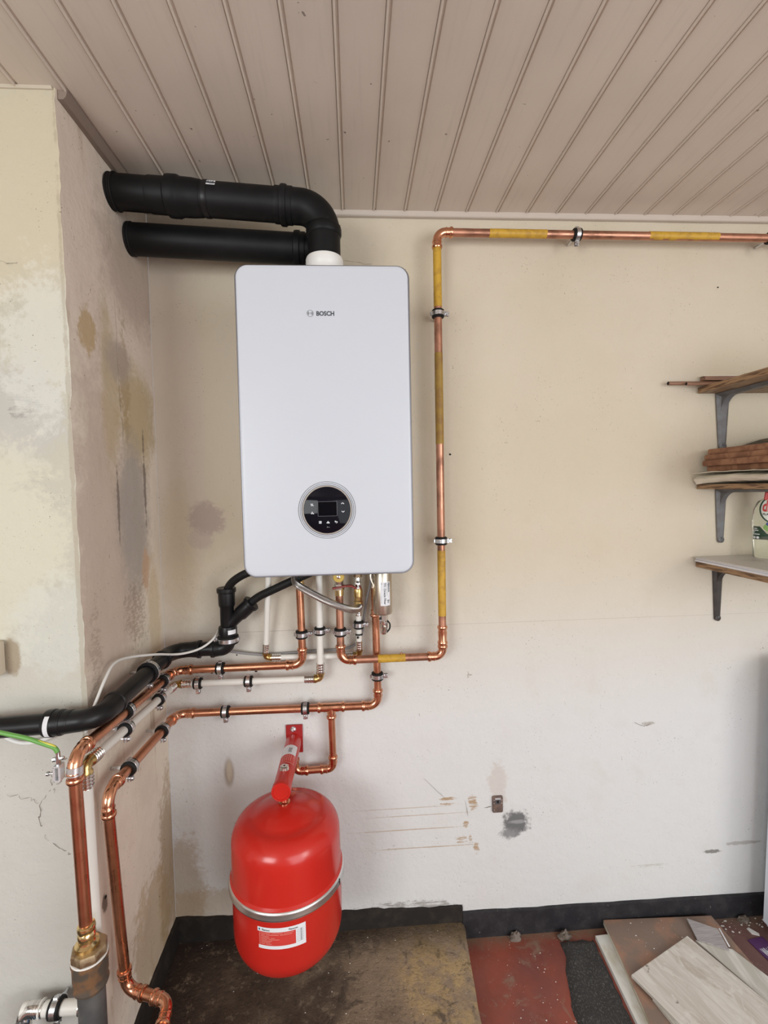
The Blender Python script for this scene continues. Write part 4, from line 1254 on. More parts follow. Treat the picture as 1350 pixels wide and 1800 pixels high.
def clip_meshes(r, dist):
    key = (round(r, 4), round(dist, 4))
    if key in CLIP:
        return CLIP[key]
    # local axes: x along the pipe, y away from the wall, z towards the screw lug
    t_ = max(0.0058, r * 0.3)
    ro = r + t_
    out = []
    m = MB()
    m.ring((0, 0, 0), (1, 0, 0), r * 1.02, ro + 0.0004, 0.0235, 30, 0.0022)
    out.append(('rubber_lining', 'rubber', m))
    m = MB()
    m.ring((0, 0, 0), (1, 0, 0), ro - 0.0008, ro + 0.0016, 0.0115, 30, 0.0004)
    out.append(('band', 'zinc', m))
    m = MB()
    m.box((0, 0.0032, ro + 0.0068), (0.0125, 0.0022, 0.0150), 0.0006)
    m.box((0, -0.0032, ro + 0.0068), (0.0125, 0.0022, 0.0150), 0.0006)
    m.box((0, 0.0, ro + 0.0010), (0.0115, 0.0070, 0.0030), 0.0006)
    out.append(('lug', 'zinc', m))
    m = MB()
    m.box((0, 0.0, -ro - 0.0026), (0.0110, 0.0080, 0.0050), 0.0012)
    out.append(('hinge', 'zinc', m))
    m = MB()
    m.lathe([(0.0055, 0.0043), (0.0057, 0.0064), (0.0044, 0.0082), (0.0014, 0.0084)], (0, 0, ro + 0.0082), (0, 1, 0), 12)
    m.lathe([(0.0020, -0.0110), (0.0020, 0.0050)], (0, 0, ro + 0.0082), (0, 1, 0), 8)
    out.append(('screw', 'zinc', m))
    m = MB()
    m.lathe([(0.0062, -ro - 0.007), (0.0062, -ro + 0.0005)], (0, 0, 0), (0, 1, 0), 6)
    m.lathe([(0.0036, -dist), (0.0036, -ro - 0.0065)], (0, 0, 0), (0, 1, 0), 10)
    out.append(('hanger_bolt', 'zinc', m))
    res = []
    for (nm, mt, m) in out:
        o = m.build(nm, mt, None, True, 35)
        res.append((nm, o.data))
        bpy.data.objects.remove(o)
    CLIP[key] = res
    return res


def clip(label, c, along, out, lug, r, dist, group='rubber-lined pipe clips', tilt=0.0):
    o = thing('pipe_clip', label, 'pipe clip', c, group)
    out, lug = V(out).normalized(), V(lug).normalized()
    if tilt:
        q = Matrix.Rotation(tilt, 3, V(along))
        lug = q @ lug
        # the bolt still points at the wall
    along_ = out.cross(lug)
    out2 = lug.cross(along_)
    o.rotation_euler = Matrix((along_, out2, lug)).transposed().to_euler()
    for (nm, me) in clip_meshes(r, dist):
        ch = bpy.data.objects.new(nm, me)
        COL.objects.link(ch)
        ch.parent = o
    return o


X, Y, Z = (1, 0, 0), (0, 1, 0), (0, 0, 1)
NX, NY, NZ = (-1, 0, 0), (0, -1, 0), (0, 0, -1)
clip('rubber-lined clip high on the vertical taped pipe, above the olive band', (0.3103, GY, 1.916), Z, NY, X, GR, 0.059)
clip('rubber-lined clip on the vertical taped pipe near the boiler bottom', (0.3103, GY, 1.268), Z, NY, X, GR, 0.059)
clip('rubber-lined clip on the horizontal taped pipe under the ceiling', (0.716, GY, 2.1404), X, NY, NZ, GR, 0.059)
clip('rubber-lined clip cut by the right edge on the pipe under the ceiling', (1.306, GY, 2.1385), X, NY, NZ, GR, 0.059)
clip('rubber-lined clip on the short copper drop below the yellow valve', (0.0115, GY, 1.011), Z, NY, X, GR, 0.059)
clip('rubber-lined clip on the copper drop left of the white drop', (-0.1013, -0.045, 1.004), Z, NY, X, FR, 0.044)
clip('rubber-lined clip on the white drop between two copper drops', (-0.0483, -0.045, 1.012), Z, NY, X, WR, 0.044)
clip('rubber-lined clip on the short white pipe under the hose end', (0.0655, -0.045, 1.026), Z, NY, X, 0.0085, 0.044)
clip('rubber-lined clip on the copper drop below the taped crossing', (0.1175, RY, 0.866), Z, NY, X, FR, 0.033)
clip('rubber-lined clip on the upper horizontal copper pipe of the back wall', (-0.337, -0.045, 0.9130), X, NY, NZ, FR, 0.044)
clip('rubber-lined clip on the horizontal white pipe, farther from the corner', (-0.258, -0.045, 0.8710), X, NY, NZ, WR, 0.044)
clip('rubber-lined clip on the horizontal white pipe, next to the corner', (-0.402, -0.045, 0.8717), X, NY, NZ, WR, 0.044)
clip('rubber-lined clip on the lower horizontal copper pipe, left of the tee', (-0.098, RY, 0.7778), X, NY, NZ, FR, 0.033)
clip('rubber-lined clip on the lower horizontal copper pipe, near the corner', (-0.330, RY, 0.7792), X, NY, NZ, FR, 0.033)
def on(a, b, y):
    a, b = V(a), V(b)
    return a.lerp(b, (y - a.y) / (b.y - a.y))
fa_, fb_ = (-0.465, -0.045, 0.9125), (-0.4655, -0.54, 0.944)
clip('rubber-lined clip on the upper sloping copper pipe, farther into the nook', on(fa_, fb_, -0.132), Y, X, NZ, FR, 0.044)
clip('rubber-lined clip on the upper sloping copper pipe, nearer the outer corner', on(fa_, fb_, -0.336), Y, X, NZ, FR, 0.044)
wa_, wb_ = (-0.465, -0.045, 0.872), (-0.4655, -0.503, 0.905)
clip('rubber-lined clip on the side-wall white pipe, farther into the nook', on(wa_, wb_, -0.160), Y, X, NZ, WR, 0.044)
clip('rubber-lined clip on the side-wall white pipe, nearer the outer corner', on(wa_, wb_, -0.342), Y, X, NZ, WR, 0.044)
ra_, rb_ = (-0.467, RY, 0.780), (-0.467, -0.432, 0.8015)
clip('rubber-lined clip on the lowest side-wall copper pipe, farther into the nook', on(ra_, rb_, -0.143), Y, X, NZ, FR, 0.042)
clip('rubber-lined clip on the lowest side-wall copper pipe, beside its top bend', on(ra_, rb_, -0.330), Y, X, NZ, FR, 0.042)
clip('large rubber-lined clip round the black waste pipe on the side wall', on(C, D, -0.220), Y, X, NZ, WSR, 0.045)
clip('large metal clip under the Y branch of the black waste pipe', (-0.308, -0.06, 1.002), Z, NY, NX, 0.0222, 0.058)
clip('rubber-lined clip on the short white pipe at the bottom left corner', (-0.578, -0.45, 0.3620), X, NY, NZ, 0.0135, 0.038)

# ------------------------------------------------------------------ expansion vessel and its bracket
VX, VY = -0.134, -0.222
ves = thing('expansion_vessel', 'red expansion vessel with silver band hanging from the red bracket', 'expansion vessel', (VX, VY, 0.236))


def dome(r0, z0, r1, z1, r2, z2, n=8):
    """side to shoulder to flat crown as one smooth profile"""
    out = []
    for i in range(n + 1):
        a = PI / 2 * i / n
        out.append((r1 + (r0 - r1) * math.cos(a), z0 + (z1 - z0) * math.sin(a)))
    for i in range(1, n + 1):
        s = i / n
        out.append((r1 * (1 - s) + r2 * s, z1 + (z2 - z1) * (1 - (1 - s) ** 2.2)))
    return out


top = [(0.1405, 0.446), (0.1425, 0.449), (0.1425, 0.455), (0.1385, 0.460), (0.1378, 0.50)] + dome(0.1372, 0.543, 0.085, 0.596, 0.0, 0.620, 10)
MB().lathe(top, (VX, VY, 0), (0, 0, 1), 72).build('upper_shell', 'red', ves, True, 35)
bot = [(0.1405, 0.440), (0.1390, 0.434), (0.1385, 0.40)] + dome(0.1375, 0.318, 0.085, 0.256, 0.0, 0.236, 10)
MB().lathe(bot, (VX, VY, 0), (0, 0, 1), 72).build('lower_shell', 'red', ves, True, 35)
MB().lathe([(0.139, 0.430), (0.1435, 0.431), (0.1460, 0.434), (0.1468, 0.438), (0.1450, 0.4425), (0.1462, 0.447), (0.1448, 0.452), (0.140, 0.4545)], (VX, VY, 0), (0, 0, 1), 80).build('clamp_band', 'alu', ves, True, 50)['label'] = 'silver clamping band'
MB().box((VX + 0.146 * math.sin(1.20), VY - 0.146 * math.cos(1.20), 0.442), (0.003, 0.003, 0.016), 0.0006).build('band_joint', 'hole', ves)
MB().lathe([(0.0145, 0.617), (0.0145, 0.624), (0.0105, 0.626), (0.0105, 0.646)], (VX - 0.002, VY - 0.002, 0), (0, 0, 1), 20).build('nipple', 'copper_fit', ves)
_vl = cyl_fn(VX, VY, 0.1386, math.radians(2.5), 0.388)


def vl(u, v, l):
    return _vl(u * 0.9, v * 0.80, l)


lab = patch_obj('label', vl, [(-0.066, 0.060, 0.019, 0.032), (-0.064, 0.060, -0.032, -0.022), (0.034, 0.0585, -0.022, 0.019), (0.057, 0.060, -0.022, 0.019)], 0.0005, 'paper', ves, 14)
patch_obj('label_panel', vl, [(-0.0635, 0.034, -0.022, 0.019)], 0.0005, 'red_label', lab, 14)
m = MB()
rnd = random.Random(5)
for k in range(8):
    v = 0.0150 - k * 0.0046
    a = -0.056
    while a < 0.026:
        w = rnd.uniform(0.010, 0.034)
        m.add(*patch(vl, a, min(a + w, 0.029), v, v + 0.0012, 0.0009, 3))
        a += w + 0.003
        if rnd.random() < 0.3:
            break
m.add(*patch(vl, -0.0600, -0.0592, -0.022, 0.019, 0.0009, 1))
m.build('fine_print', 'pink_line', lab, False)
m = MB()
for k in range(8):
    v = 0.0155 - k * 0.0048
    m.add(*patch(vl, 0.036, 0.0550, v, v + 0.0005, 0.0009, 3))
    m.add(*patch(vl, 0.046, 0.050, v + 0.001, v + 0.0028, 0.0009, 1))
m.build('fine_print', 'ink_grey', lab, False)
text_obj('lettering', 'Flamco', 0.0075, lambda u, v, l: vl(u - 0.054, v + 0.0225, l + 0.0006), 'ink', lab, 0.0001)
text_obj('lettering', 'Flexcon', 0.0075, lambda u, v, l: vl(u + 0.016, v + 0.0225, l + 0.0006), 'ink', lab, 0.0001)
m = MB()
m.add([vl(u, v, 0.0009) for (u, v) in ((-0.0605, 0.022), (-0.0575, 0.0255), (-0.0605, 0.029), (-0.0635, 0.0255))], [(0, 1, 2, 3)])
m.build('emblem', 'blue', lab, False)

TX, TZ = -0.138, 0.667
br = thing('vessel_bracket', 'red tube bracket bolted to the wall above the red vessel', 'bracket', (TX, 0, TZ))
MB().box((-0.1365, -0.0035, 0.672), (0.050, 0.005, 0.086), 0.001).build('wall_plate', 'red_dark', br)
MB().lathe([(0.0232, 0.004), (0.0232, 0.235), (0.0245, 0.2355), (0.0245, 0.252), (0.0238, 0.254), (0.0200, 0.2545), (0.0195, 0.2525)], (TX, 0, TZ), (-0.006, -1, 0), 36).build('tube', 'red', br, True, 35)
bt = MB().lathe([(0.0085, 0.006), (0.0085, 0.0075), (0.006, 0.008)], (-0.139, 0, 0.7025), (0, -1, 0), 20).build('washer', 'zinc', br)
MB().lathe([(0.0062, 0.0078), (0.0062, 0.0125), (0.0045, 0.0135)], (-0.139, 0, 0.7025), (0, -1, 0), 6).build('bolt', 'zinc', bt, True, 30)


def tube_fn(s0):
    # u runs across the tube top, v runs along it towards the room
    def fn(u, v, l):
        a = u / 0.0232
        s = s0 + v
        return V((TX - 0.006 * s + math.sin(a) * (0.0234 + l), -s, TZ + math.cos(a) * (0.0234 + l)))
    return fn


tf = tube_fn(0.0)
ts = patch_obj('sticker', tf, [(-0.024, 0.022, 0.072, 0.120)], 0.0002, 'paper', br, 10)
patch_obj('sticker_panel', tf, [(-0.024, 0.022, 0.120, 0.162)], 0.0002, 'red_label', br, 10)
m = MB()
for k in range(5):
    u = -0.013 + k * 0.0055
    m.add(*patch(tf, u, u + 0.0013, 0.124, 0.152, 0.0005, 1))
for (a, b, c, d) in ((-0.024, -0.0225, 0.12, 0.162), (0.0205, 0.022, 0.12, 0.162), (-0.024, 0.022, 0.160, 0.162), (0.0165, 0.018, 0.125, 0.136), (0.0155, 0.018, 0.140, 0.142)):
    m.add(*patch(tf, a, b, c, d, 0.0005, 6))
m.build('fine_print', 'pink_line', br, False)
text_obj('lettering', 'DLK', 0.012, lambda u, v, l: tf(-0.001 + v, 0.088 + u, l + 0.0004), 'ink', ts, 0.0002)
vt = MB().lathe([(0.0120, 0.0220), (0.0120, 0.0245), (0.0112, 0.0255), (0.0112, 0.0300), (0.0090, 0.0315), (0.004, 0.0318)], (TX - 0.0012, -0.190, TZ), (0, 0, 1), 20).build('vent_plug', 'chrome', br)
MB().lathe([(0.0026, 0.0315), (0.0026, 0.0325)], (TX - 0.0012, -0.190, TZ), (0, 0, 1), 8).build('vent_screw', 'hole', vt)

# ------------------------------------------------------------------ small wall fixtures
wpz = thing('wall_plate', 'rusty square metal keyhole plate on the lower back wall', 'plate', (0.487, 0, 0.428))
loft([rrect(0.471, 0.5035, 0.402, 0.454, 0.004, -0.0005, 4), rrect(0.471, 0.5035, 0.402, 0.454, 0.004, -0.0055, 4), rrect(0.4722, 0.5023, 0.4032, 0.4528, 0.0035, -0.0065, 4)]).build('plate', 'plate_rust', wpz, True, 30)
MB().box((0.4875, -0.0068, 0.447), (0.018, 0.0016, 0.006), 0.0005).build('slot_lip', 'clamp_white', wpz)
MB().lathe([(0.0085, 0.0062), (0.0085, 0.0072)], (0.4875, 0, 0.437), (0, -1, 0), 18).build('keyhole_cup', 'ring_grey', wpz)
MB().box((0.4872, -0.0076, 0.438), (0.007, 0.0010, 0.009), 0.0003).build('keyhole', 'hole', wpz)
for (x, z) in ((0.4755, 0.443), (0.4755, 0.433), (0.4990, 0.443), (0.4995, 0.433), (0.4755, 0.412)):
    MB().lathe([(0.0014, 0.0064), (0.0014, 0.0072)], (x, 0, z), (0, -1, 0), 8).build('rivet', 'clamp_white', wpz)

jb = thing('junction_box', 'beige plastic junction box cut by the left edge on the chimney breast', 'junction box', (-0.70, YB, 1.087))
MB().box((-0.705, YB - 0.016, 1.092), (0.080, 0.028, 0.070), 0.003).build('body', 'beige_box', jb)
MB().box((-0.705, YB - 0.031, 1.092), (0.074, 0.004, 0.064), 0.0015).build('lid', 'beige_box', jb)

# ------------------------------------------------------------------ shelves on the right
def shelf(label, z0, th, x0=1.127):
    o = thing('shelf', label, 'shelf', (1.5, -0.12, z0), 'oak veneer shelves')
    MB().box(((x0 + 2.0) / 2, -0.158, z0 + th / 2), (2.0 - x0, 0.310, th), 0.001).build('board', 'oak', o)
    return o


def shelf_bracket(label, x, ztop, drop, w, material, arm=0.26):
    o = thing('shelf_bracket', label, 'shelf bracket', (x, -0.003, ztop - drop), 'pressed steel shelf brackets')
    hw = w / 2
    # wall leg: shallow channel, tapering downwards
    m = MB()
    n = 10
    sec = []
    for i in range(n + 1):
        s = i / n
        z = ztop - 0.0 - drop * s
        k = hw * (1.0 - 0.45 * s)
        d = 0.012 * (1 - 0.35 * s)
        sec.append([(x - k, -0.001, z), (x - k, -0.004, z), (x - k * 0.45, -d, z), (x + k * 0.45, -d, z), (x + k, -0.004, z), (x + k, -0.001, z)])
    vs = [p for s_ in sec for p in s_]
    fs = []
    for i in range(n):
        for k in range(6):
            k2 = (k + 1) % 6
            fs.append((i * 6 + k, i * 6 + k2, (i + 1) * 6 + k2, (i + 1) * 6 + k))
    fs += [tuple(range(6)), tuple(n * 6 + k for k in range(6))]
    m.add(vs, fs)
    m.lathe([(hw * 0.55, 0.001), (hw * 0.55, 0.0075), (hw * 0.35, 0.009)], (x, 0, ztop - drop), (0, -1, 0), 14)
    m.build('wall_leg', material, o, True, 30)
    # shelf arm and the curved gusset between them
    m = MB()
    sec = []
    for i in range(n + 1):
        s = i / n
        y = -0.001 - arm * s
        k = hw * (1.0 - 0.40 * s)
        d = 0.012 * (1 - 0.35 * s)
        sec.append([(x - k, y, ztop - 0.0005), (x - k, y, ztop - 0.004), (x - k * 0.45, y, ztop - d), (x + k * 0.45, y, ztop - d), (x + k, y, ztop - 0.004), (x + k, y, ztop - 0.0005)])
    m.add([p for s_ in sec for p in s_], fs)
    m.build('shelf_arm', material, o, True, 30)
    g = [V((x, -0.002, ztop - 0.004))]
    for i in range(9):
        a = PI / 2 * i / 8
        g.append(V((x, -0.052 + 0.042 * math.cos(a), ztop - 0.054 + 0.044 * math.sin(a))))
    g = [V((x, -0.004, ztop - 0.004)), V((x, -0.004, ztop - 0.062))] + [V((x, -0.054 + 0.044 * math.cos(PI / 2 * i / 8), ztop - 0.056 + 0.046 * math.sin(PI / 2 * i / 8))) for i in range(9)] + [V((x, -0.062, ztop - 0.004))]
    m = MB()
    m.prism([p + V((-hw * 0.45, 0, 0)) for p in g], (hw * 0.9, 0, 0))
    m.build('gusset', material, o, True, 30)
    for s in (0.16, 0.97):
        z = ztop - drop * s
        MB().lathe([(0.0034, 0.0085), (0.0034, 0.0112), (0.0018, 0.0118)], (x, 0, z), (0, -1, 0), 10).build('screw', 'ring_grey', o)
    return o


s1 = shelf('top oak veneer shelf seen from below with thin rods on it', 1.697, 0.018)
s2 = shelf('middle oak veneer shelf carrying the brown slab stack', 1.402, 0.015)
s3 = shelf('lowest oak veneer shelf under the white sheets', 1.158, 0.018)
shelf_bracket('grey bracket under the top shelf', 1.208, 1.697, 0.163, 0.044, 'bracket_grey')
shelf_bracket('grey bracket under the middle shelf', 1.207, 1.402, 0.160, 0.036, 'bracket_grey')
shelf_bracket('dark brown bracket under the lowest shelf', 1.200, 1.158, 0.165, 0.034, 'bracket_dark')

rd = thing('wooden_rod', 'longest brown rod sticking out past the top shelf end', 'rod', (1.03, -0.02, 1.728), 'thin rods on the top shelf')
MB().sweep([(1.022, -0.018, 1.7255), (1.35, -0.020, 1.7255), (1.72, -0.022, 1.7225)], 0.0055, 10).build('rod', 'rod_wood', rd)
MB().lathe([(0.0053, 0), (0.0053, 0.0012)], (1.0222, -0.018, 1.7255), (-1, 0, 0), 10).build('end_grain', 'hole', rd)
rd = thing('wooden_rod', 'shorter brown rod lying in front of the longest one', 'rod', (1.08, -0.035, 1.721), 'thin rods on the top shelf')
MB().sweep([(1.068, -0.034, 1.7205), (1.35, -0.036, 1.7205), (1.70, -0.038, 1.7205)], 0.0048, 10).build('rod', 'rod_wood', rd)
MB().lathe([(0.0046, 0), (0.0046, 0.0012)], (1.0682, -0.034, 1.7205), (-1, 0, 0), 10).build('end_grain', 'hole', rd)
tag(MB().box((1.42, -0.013, 1.7395), (0.57, 0.022, 0.012), 0.001).build('wooden_strip', 'rod_wood'), 'flat brown strip lying on the rods at the wall', 'strip')
tag(MB().box((1.40, -0.012, 1.7470), (0.54, 0.020, 0.002), 0.0005).build('thin_slat', 'cloth'), 'thin pale slat on top of the brown strip', 'slat')

# slab stack on the middle shelf
def slab_piece(label, x0, x1, y0, y1, z0, th, rot, seed):
    m = MB()
    n = 14
    rn = random.Random(seed)
    cx, cy = (x0 + x1) / 2, (y0 + y1) / 2
    poly = []
    for (a, b) in (((x0, y0), (x1, y0)), ((x1, y0), (x1, y1)), ((x1, y1), (x0, y1)), ((x0, y1), (x0, y0))):
        for k in range(n):
            u = k / n
            px = a[0] + (b[0] - a[0]) * u + (rn.uniform(-0.0015, 0.0015) if k else 0)
            py = a[1] + (b[1] - a[1]) * u + (rn.uniform(-0.0015, 0.0015) if k else 0)
            dx, dy = px - cx, py - cy
            poly.append((cx + dx * math.cos(rot) - dy * math.sin(rot), cy + dx * math.sin(rot) + dy * math.cos(rot)))
    k = 0.004
    ins = [(cx + (px - cx) * 0.985, cy + (py - cy) * 0.985) for (px, py) in poly]
    rings = [[V((px, py, z0)) for (px, py) in ins], [V((px, py, z0 + 0.003)) for (px, py) in poly], [V((px, py, z0 + th - 0.003 + 0.0012 * noise.noise(V((px * 30, py * 30, seed))))) for (px, py) in poly], [V((px, py, z0 + th)) for (px, py) in ins]]
    o = loft(rings).build('clay_slab', 'clay', None, True, 40)
    return tag(o, label, 'slab', 'brown slabs stacked on the shelf')


zz = 1.4555
slab_piece('lowest brown slab of the stack on the crumpled paper', 1.150, 1.43, -0.312, -0.018, zz, 0.0165, 0.02, 1)
slab_piece('second brown slab from the bottom of the stack', 1.132, 1.42, -0.315, -0.020, zz + 0.0167, 0.0172, -0.015, 2)
slab_piece('third brown slab from the bottom with a chipped corner', 1.143, 1.43, -0.312, -0.016, zz + 0.0341, 0.0165, 0.03, 3)
slab_piece('topmost brown slab of the stack', 1.149, 1.43, -0.314, -0.020, zz + 0.0508, 0.0175, -0.01, 4)
m = MB()
vs, fs = [], []
nx, ny = 12, 8
for j in range(ny + 1):
    for i in range(nx + 1):
        x = 1.235 + 0.22 * i / nx
        y = -0.030 - 0.15 * j / ny
        z = 1.5275 + 0.030 * math.sin(PI * 0.5 * min(1, i / nx * 1.6)) * (0.9 + 0.1 * math.cos(j)) + 0.003 * noise.noise(V((x * 30, y * 30, 1)))
        vs.append((x, y, z))
off = len(vs)
vs += [(x, y, z - 0.006) for (x, y, z) in vs]
for j in range(ny):
    for i in range(nx):
        a = j * (nx + 1) + i
        fs += [(a, a + 1, a + nx + 2, a + nx + 1), (off + a, off + a + nx + 1, off + a + nx + 2, off + a + 1)]
for i in range(nx):
    fs += [(i, off + i, off + i + 1, i + 1), (ny * (nx + 1) + i, ny * (nx + 1) + i + 1, off + ny * (nx + 1) + i + 1, off + ny * (nx + 1) + i)]
for j in range(ny):
    a, b = j * (nx + 1), (j + 1) * (nx + 1)
    fs += [(a, b, off + b, off + a), (a + nx, off + a + nx, off + b + nx, b + nx)]
bark = tag(mesh_obj('bark_piece', vs, fs, 'bark', None, True, 50), 'curved brown wood piece with dark bark skin on the slab stack', 'bark')
m = MB()
for (dy, dz, w) in ((-0.172, 0.0, 0.011), (-0.165, 0.0115, 0.010)):
    m.prism([V((1.268 + dz * 1.6, dy, 1.5252 + dz)), V((1.46, dy, 1.5252 + dz)), V((1.46, dy, 1.5252 + dz + w)), V((1.278 + dz * 1.6, dy, 1.5252 + dz + w))], (0, 0.12, 0))
m.build('wood_core', 'strip_brown', bark, False)

# crumpled cream paper under the slabs, its end drooping over the shelf
def paper_sheet(name, label, x_left, z, droop, ytop, seed, x_right=1.46, yb0=-0.012, yb1=-0.312, tip=0.0, th=0.0012):
    nx, ny = 30, 22
    vs, fs = [], []
    for j in range(ny + 1):
        v = j / ny
        y = yb0 + (yb1 - yb0) * v
        xl = x_left + 0.012 * noise.noise(V((seed, v * 5, 0))) + tip * (1 - v)
        for i in range(nx + 1):
            u = i / nx
            x = xl + (x_right - xl) * u
            over = max(0.0, 1.127 - x)
            zz_ = z + 0.004 * noise.noise(V((x * 22, y * 22, seed))) * min(1, 3 * (1 - u) + 0.1) - droop * (over / 0.03) ** 1.3
            vs.append((x, y, zz_))
    off = len(vs)
    vs += [(x, y, q - th) for (x, y, q) in vs]
    W_ = nx + 1
    for j in range(ny):
        for i in range(nx):
            a = j * W_ + i
            fs += [(a, a + 1, a + W_ + 1, a + W_), (off + a, off + a + W_, off + a + W_ + 1, off + a + 1)]
    for i in range(nx):
        b = ny * W_
        fs += [(i, off + i, off + i + 1, i + 1), (b + i, b + i + 1, off + b + i + 1, off + b + i)]
    for j in range(ny):
        a, b = j * W_, (j + 1) * W_
        fs += [(a, b, off + b, off + a), (a + nx, off + a + nx, off + b + nx, b + nx)]
    o = mesh_obj(name, vs, fs, 'cloth', None, True, 60)
    return tag(o, label, 'paper', 'crumpled paper under the slabs')


# lower fold: thick rolled edge
m = MB()
vs, fs = [], []
n1, n2 = 26, 14
for j in range(n1 + 1):
    v = j / n1
    y = -0.010 - 0.300 * v
    sag = 0.010 * noise.noise(V((v * 4, 2.0, 0.5)))
    hgt = 0.018 + 0.006 * noise.noise(V((v * 6, 9.0, 0))) - 0.004 * v
    for i in range(n2):
        a = 2 * PI * i / n2
        ca, sa = math.cos(a), math.sin(a)
        x = 1.27 + 0.158 * (abs(ca) ** 0.6) * (1 if ca > 0 else -1) + 0.004 * noise.noise(V((v * 9, i * 0.7, 3)))
        z = 1.4345 + hgt * (abs(sa) ** 0.7) * (1 if sa > 0 else -1) * 0.85
        if x < 1.127:
            z -= 0.010 * max(0, 1 - v * 3.2) * (1 if sa < 0 else 0.3)
        else:
            z = max(z, 1.4185)
        vs.append((x, y, z + (0 if z <= 1.4186 else sag * 0.25)))
for j in range(n1):
    for i in range(n2):
        k = (i + 1) % n2
        fs.append((j * n2 + i, j * n2 + k, (j + 1) * n2 + k, (j + 1) * n2 + i))
fs += [tuple(range(n2)), tuple(n1 * n2 + i for i in range(n2))]
tag(mesh_obj('paper_bundle', vs, fs, 'cloth', None, True, 60), 'thick fold of cream paper lying on the middle shelf edge', 'paper', 'crumpled paper under the slabs')
paper_sheet('paper_sheet', 'thin cream paper sheet with pointed corner under the slabs', 1.136, 1.4535, 0.0, 0, 4.0, tip=-0.030)

# sheets on the lowest shelf
sh = thing('sheet_stack', 'stack of white sheets lying on the lowest shelf', 'sheets', (1.5, -0.12, 1.177))
for k, (x0, z0, th) in enumerate(((1.121, 1.1763, 0.0062), (1.123, 1.1827, 0.0045), (1.119, 1.1874, 0.0040))):
    MB().box(((x0 + 1.98) / 2, -0.157 - 0.001 * k, z0 + th / 2), (1.98 - x0, 0.300, th), 0.0008).build('sheet', 'sheet_white' if k < 2 else 'sheet_top', sh)

# spray bottle at the right edge
BXc, BYc, BZc = 1.310, -0.078, 1.1916
bt_ = thing('spray_bottle', 'clear spray bottle with red and green dish soap label on the lowest shelf', 'bottle', (BXc, BYc, BZc))
bt_.rotation_euler = (0, 0, math.radians(-41))


def oval_loft(rows, material, name, parent, n=32):
    rings = []
    for (z, ax_, ay_) in rows:
        rings.append([V((BXc + ax_ * math.cos(2 * PI * i / n), BYc + ay_ * math.sin(2 * PI * i / n), BZc + z)) for i in range(n)])
    return loft(rings).build(name, material, parent, True, 45)


oval_loft([(0.0, 0.043, 0.026), (0.003, 0.046, 0.029), (0.05, 0.047, 0.029), (0.11, 0.050, 0.029), (0.145, 0.046, 0.027), (0.170, 0.036, 0.022), (0.180, 0.020, 0.017), (0.184, 0.0145, 0.0145), (0.190, 0.0145, 0.0145)], 'clear', 'body', bt_)
oval_loft([(0.183, 0.017, 0.017), (0.196, 0.017, 0.017), (0.198, 0.010, 0.010)], 'rubber', 'cap', bt_)
m = MB()
m.box((BXc + 0.010, BYc, BZc + 0.199), (0.056, 0.020, 0.011), 0.004)
m.build('spray_head', 'rubber', bt_)
MB().box((BXc - 0.016, BYc - 0.027, BZc + 0.187), (0.009, 0.010, 0.024), 0.002, Matrix.Rotation(math.radians(8), 3, 'Y')).build('trigger', 'label_red2', bt_)


def bf(u, v, l):
    """label surface on the bottle front: u across, v up"""
    s = max(-0.985, min(0.985, u / 0.048))
    k = 1 - 0.25 * max(0, (v - 0.13) / 0.06) ** 2
    return V((BXc + u, BYc - (0.0285 + 0.0016) * math.sqrt(1 - s * s) * k - l, BZc + v))


def ell(cu, cv, ru, rv, n=28, a0=0.0, a1=2 * PI):
    return [(cu + ru * math.cos(a0 + (a1 - a0) * i / n), cv + rv * math.sin(a0 + (a1 - a0) * i / n)) for i in range(n)]


def face(poly, lift, material, name, parent):
    cx_ = sum(p[0] for p in poly) / len(poly)
    cy_ = sum(p[1] for p in poly) / len(poly)
    vs, fs, n = [bf(cx_, cy_, lift)], [], len(poly)
    K = 5
    for k in range(1, K + 1):
        for (u, v) in poly:
            vs.append(bf(cx_ + (u - cx_) * k / K, cy_ + (v - cy_) * k / K, lift))
    for i in range(n):
        fs.append((0, 1 + i, 1 + (i + 1) % n))
    for k in range(K - 1):
        for i in range(n):
            j = (i + 1) % n
            fs.append((1 + k * n + i, 1 + k * n + j, 1 + (k + 1) * n + j, 1 + (k + 1) * n + i))
    return mesh_obj(name, vs, fs, material, parent, True)


lb = face(ell(0.004, 0.147, 0.036, 0.042), 0.0004, 'green_dark', 'label', bt_)
face(ell(0.005, 0.147, 0.033, 0.038), 0.0008, 'label_cream', 'label_field', lb)
face([(-0.045, 0.056), (-0.045, 0.096), (-0.030, 0.096), (-0.012, 0.072), (0.030, 0.072), (0.022, 0.056)], 0.0004, 'green_dark', 'label_banner', lb)
face(ell(0.008, 0.094, 0.030, 0.016), 0.0010, 'green_lite', 'label_leaf', lb)
face(ell(0.010, 0.104, 0.026, 0.010), 0.0014, 'label_blue', 'label_swoosh', lb)
text_obj('lettering', 'dreft', 0.040, lambda u, v, l: bf(-0.026 + u * 0.62 + 0.14 * v, 0.142 + v * 1.15, l + 0.0012), 'label_red2', lb, 0.0012)
text_obj('lettering', 'PLATINUM', 0.0085, lambda u, v, l: bf(-0.024 + u, 0.130 + v, l + 0.0012), 'ink', lb, 0.0002)
m = MB()
for (u0, u1, v) in ((-0.043, -0.036, 0.088), (-0.044, -0.033, 0.0825), (-0.044, -0.041, 0.077), (-0.044, -0.030, 0.071)):
    m.add(*patch(bf, u0, u1, v, v + 0.0024, 0.0010, 4))
m.build('fine_print', 'icon', lb, False)
face(ell(-0.042, 0.0622, 0.0026, 0.0038, 14), 0.0010, 'icon', 'label_badge', lb)
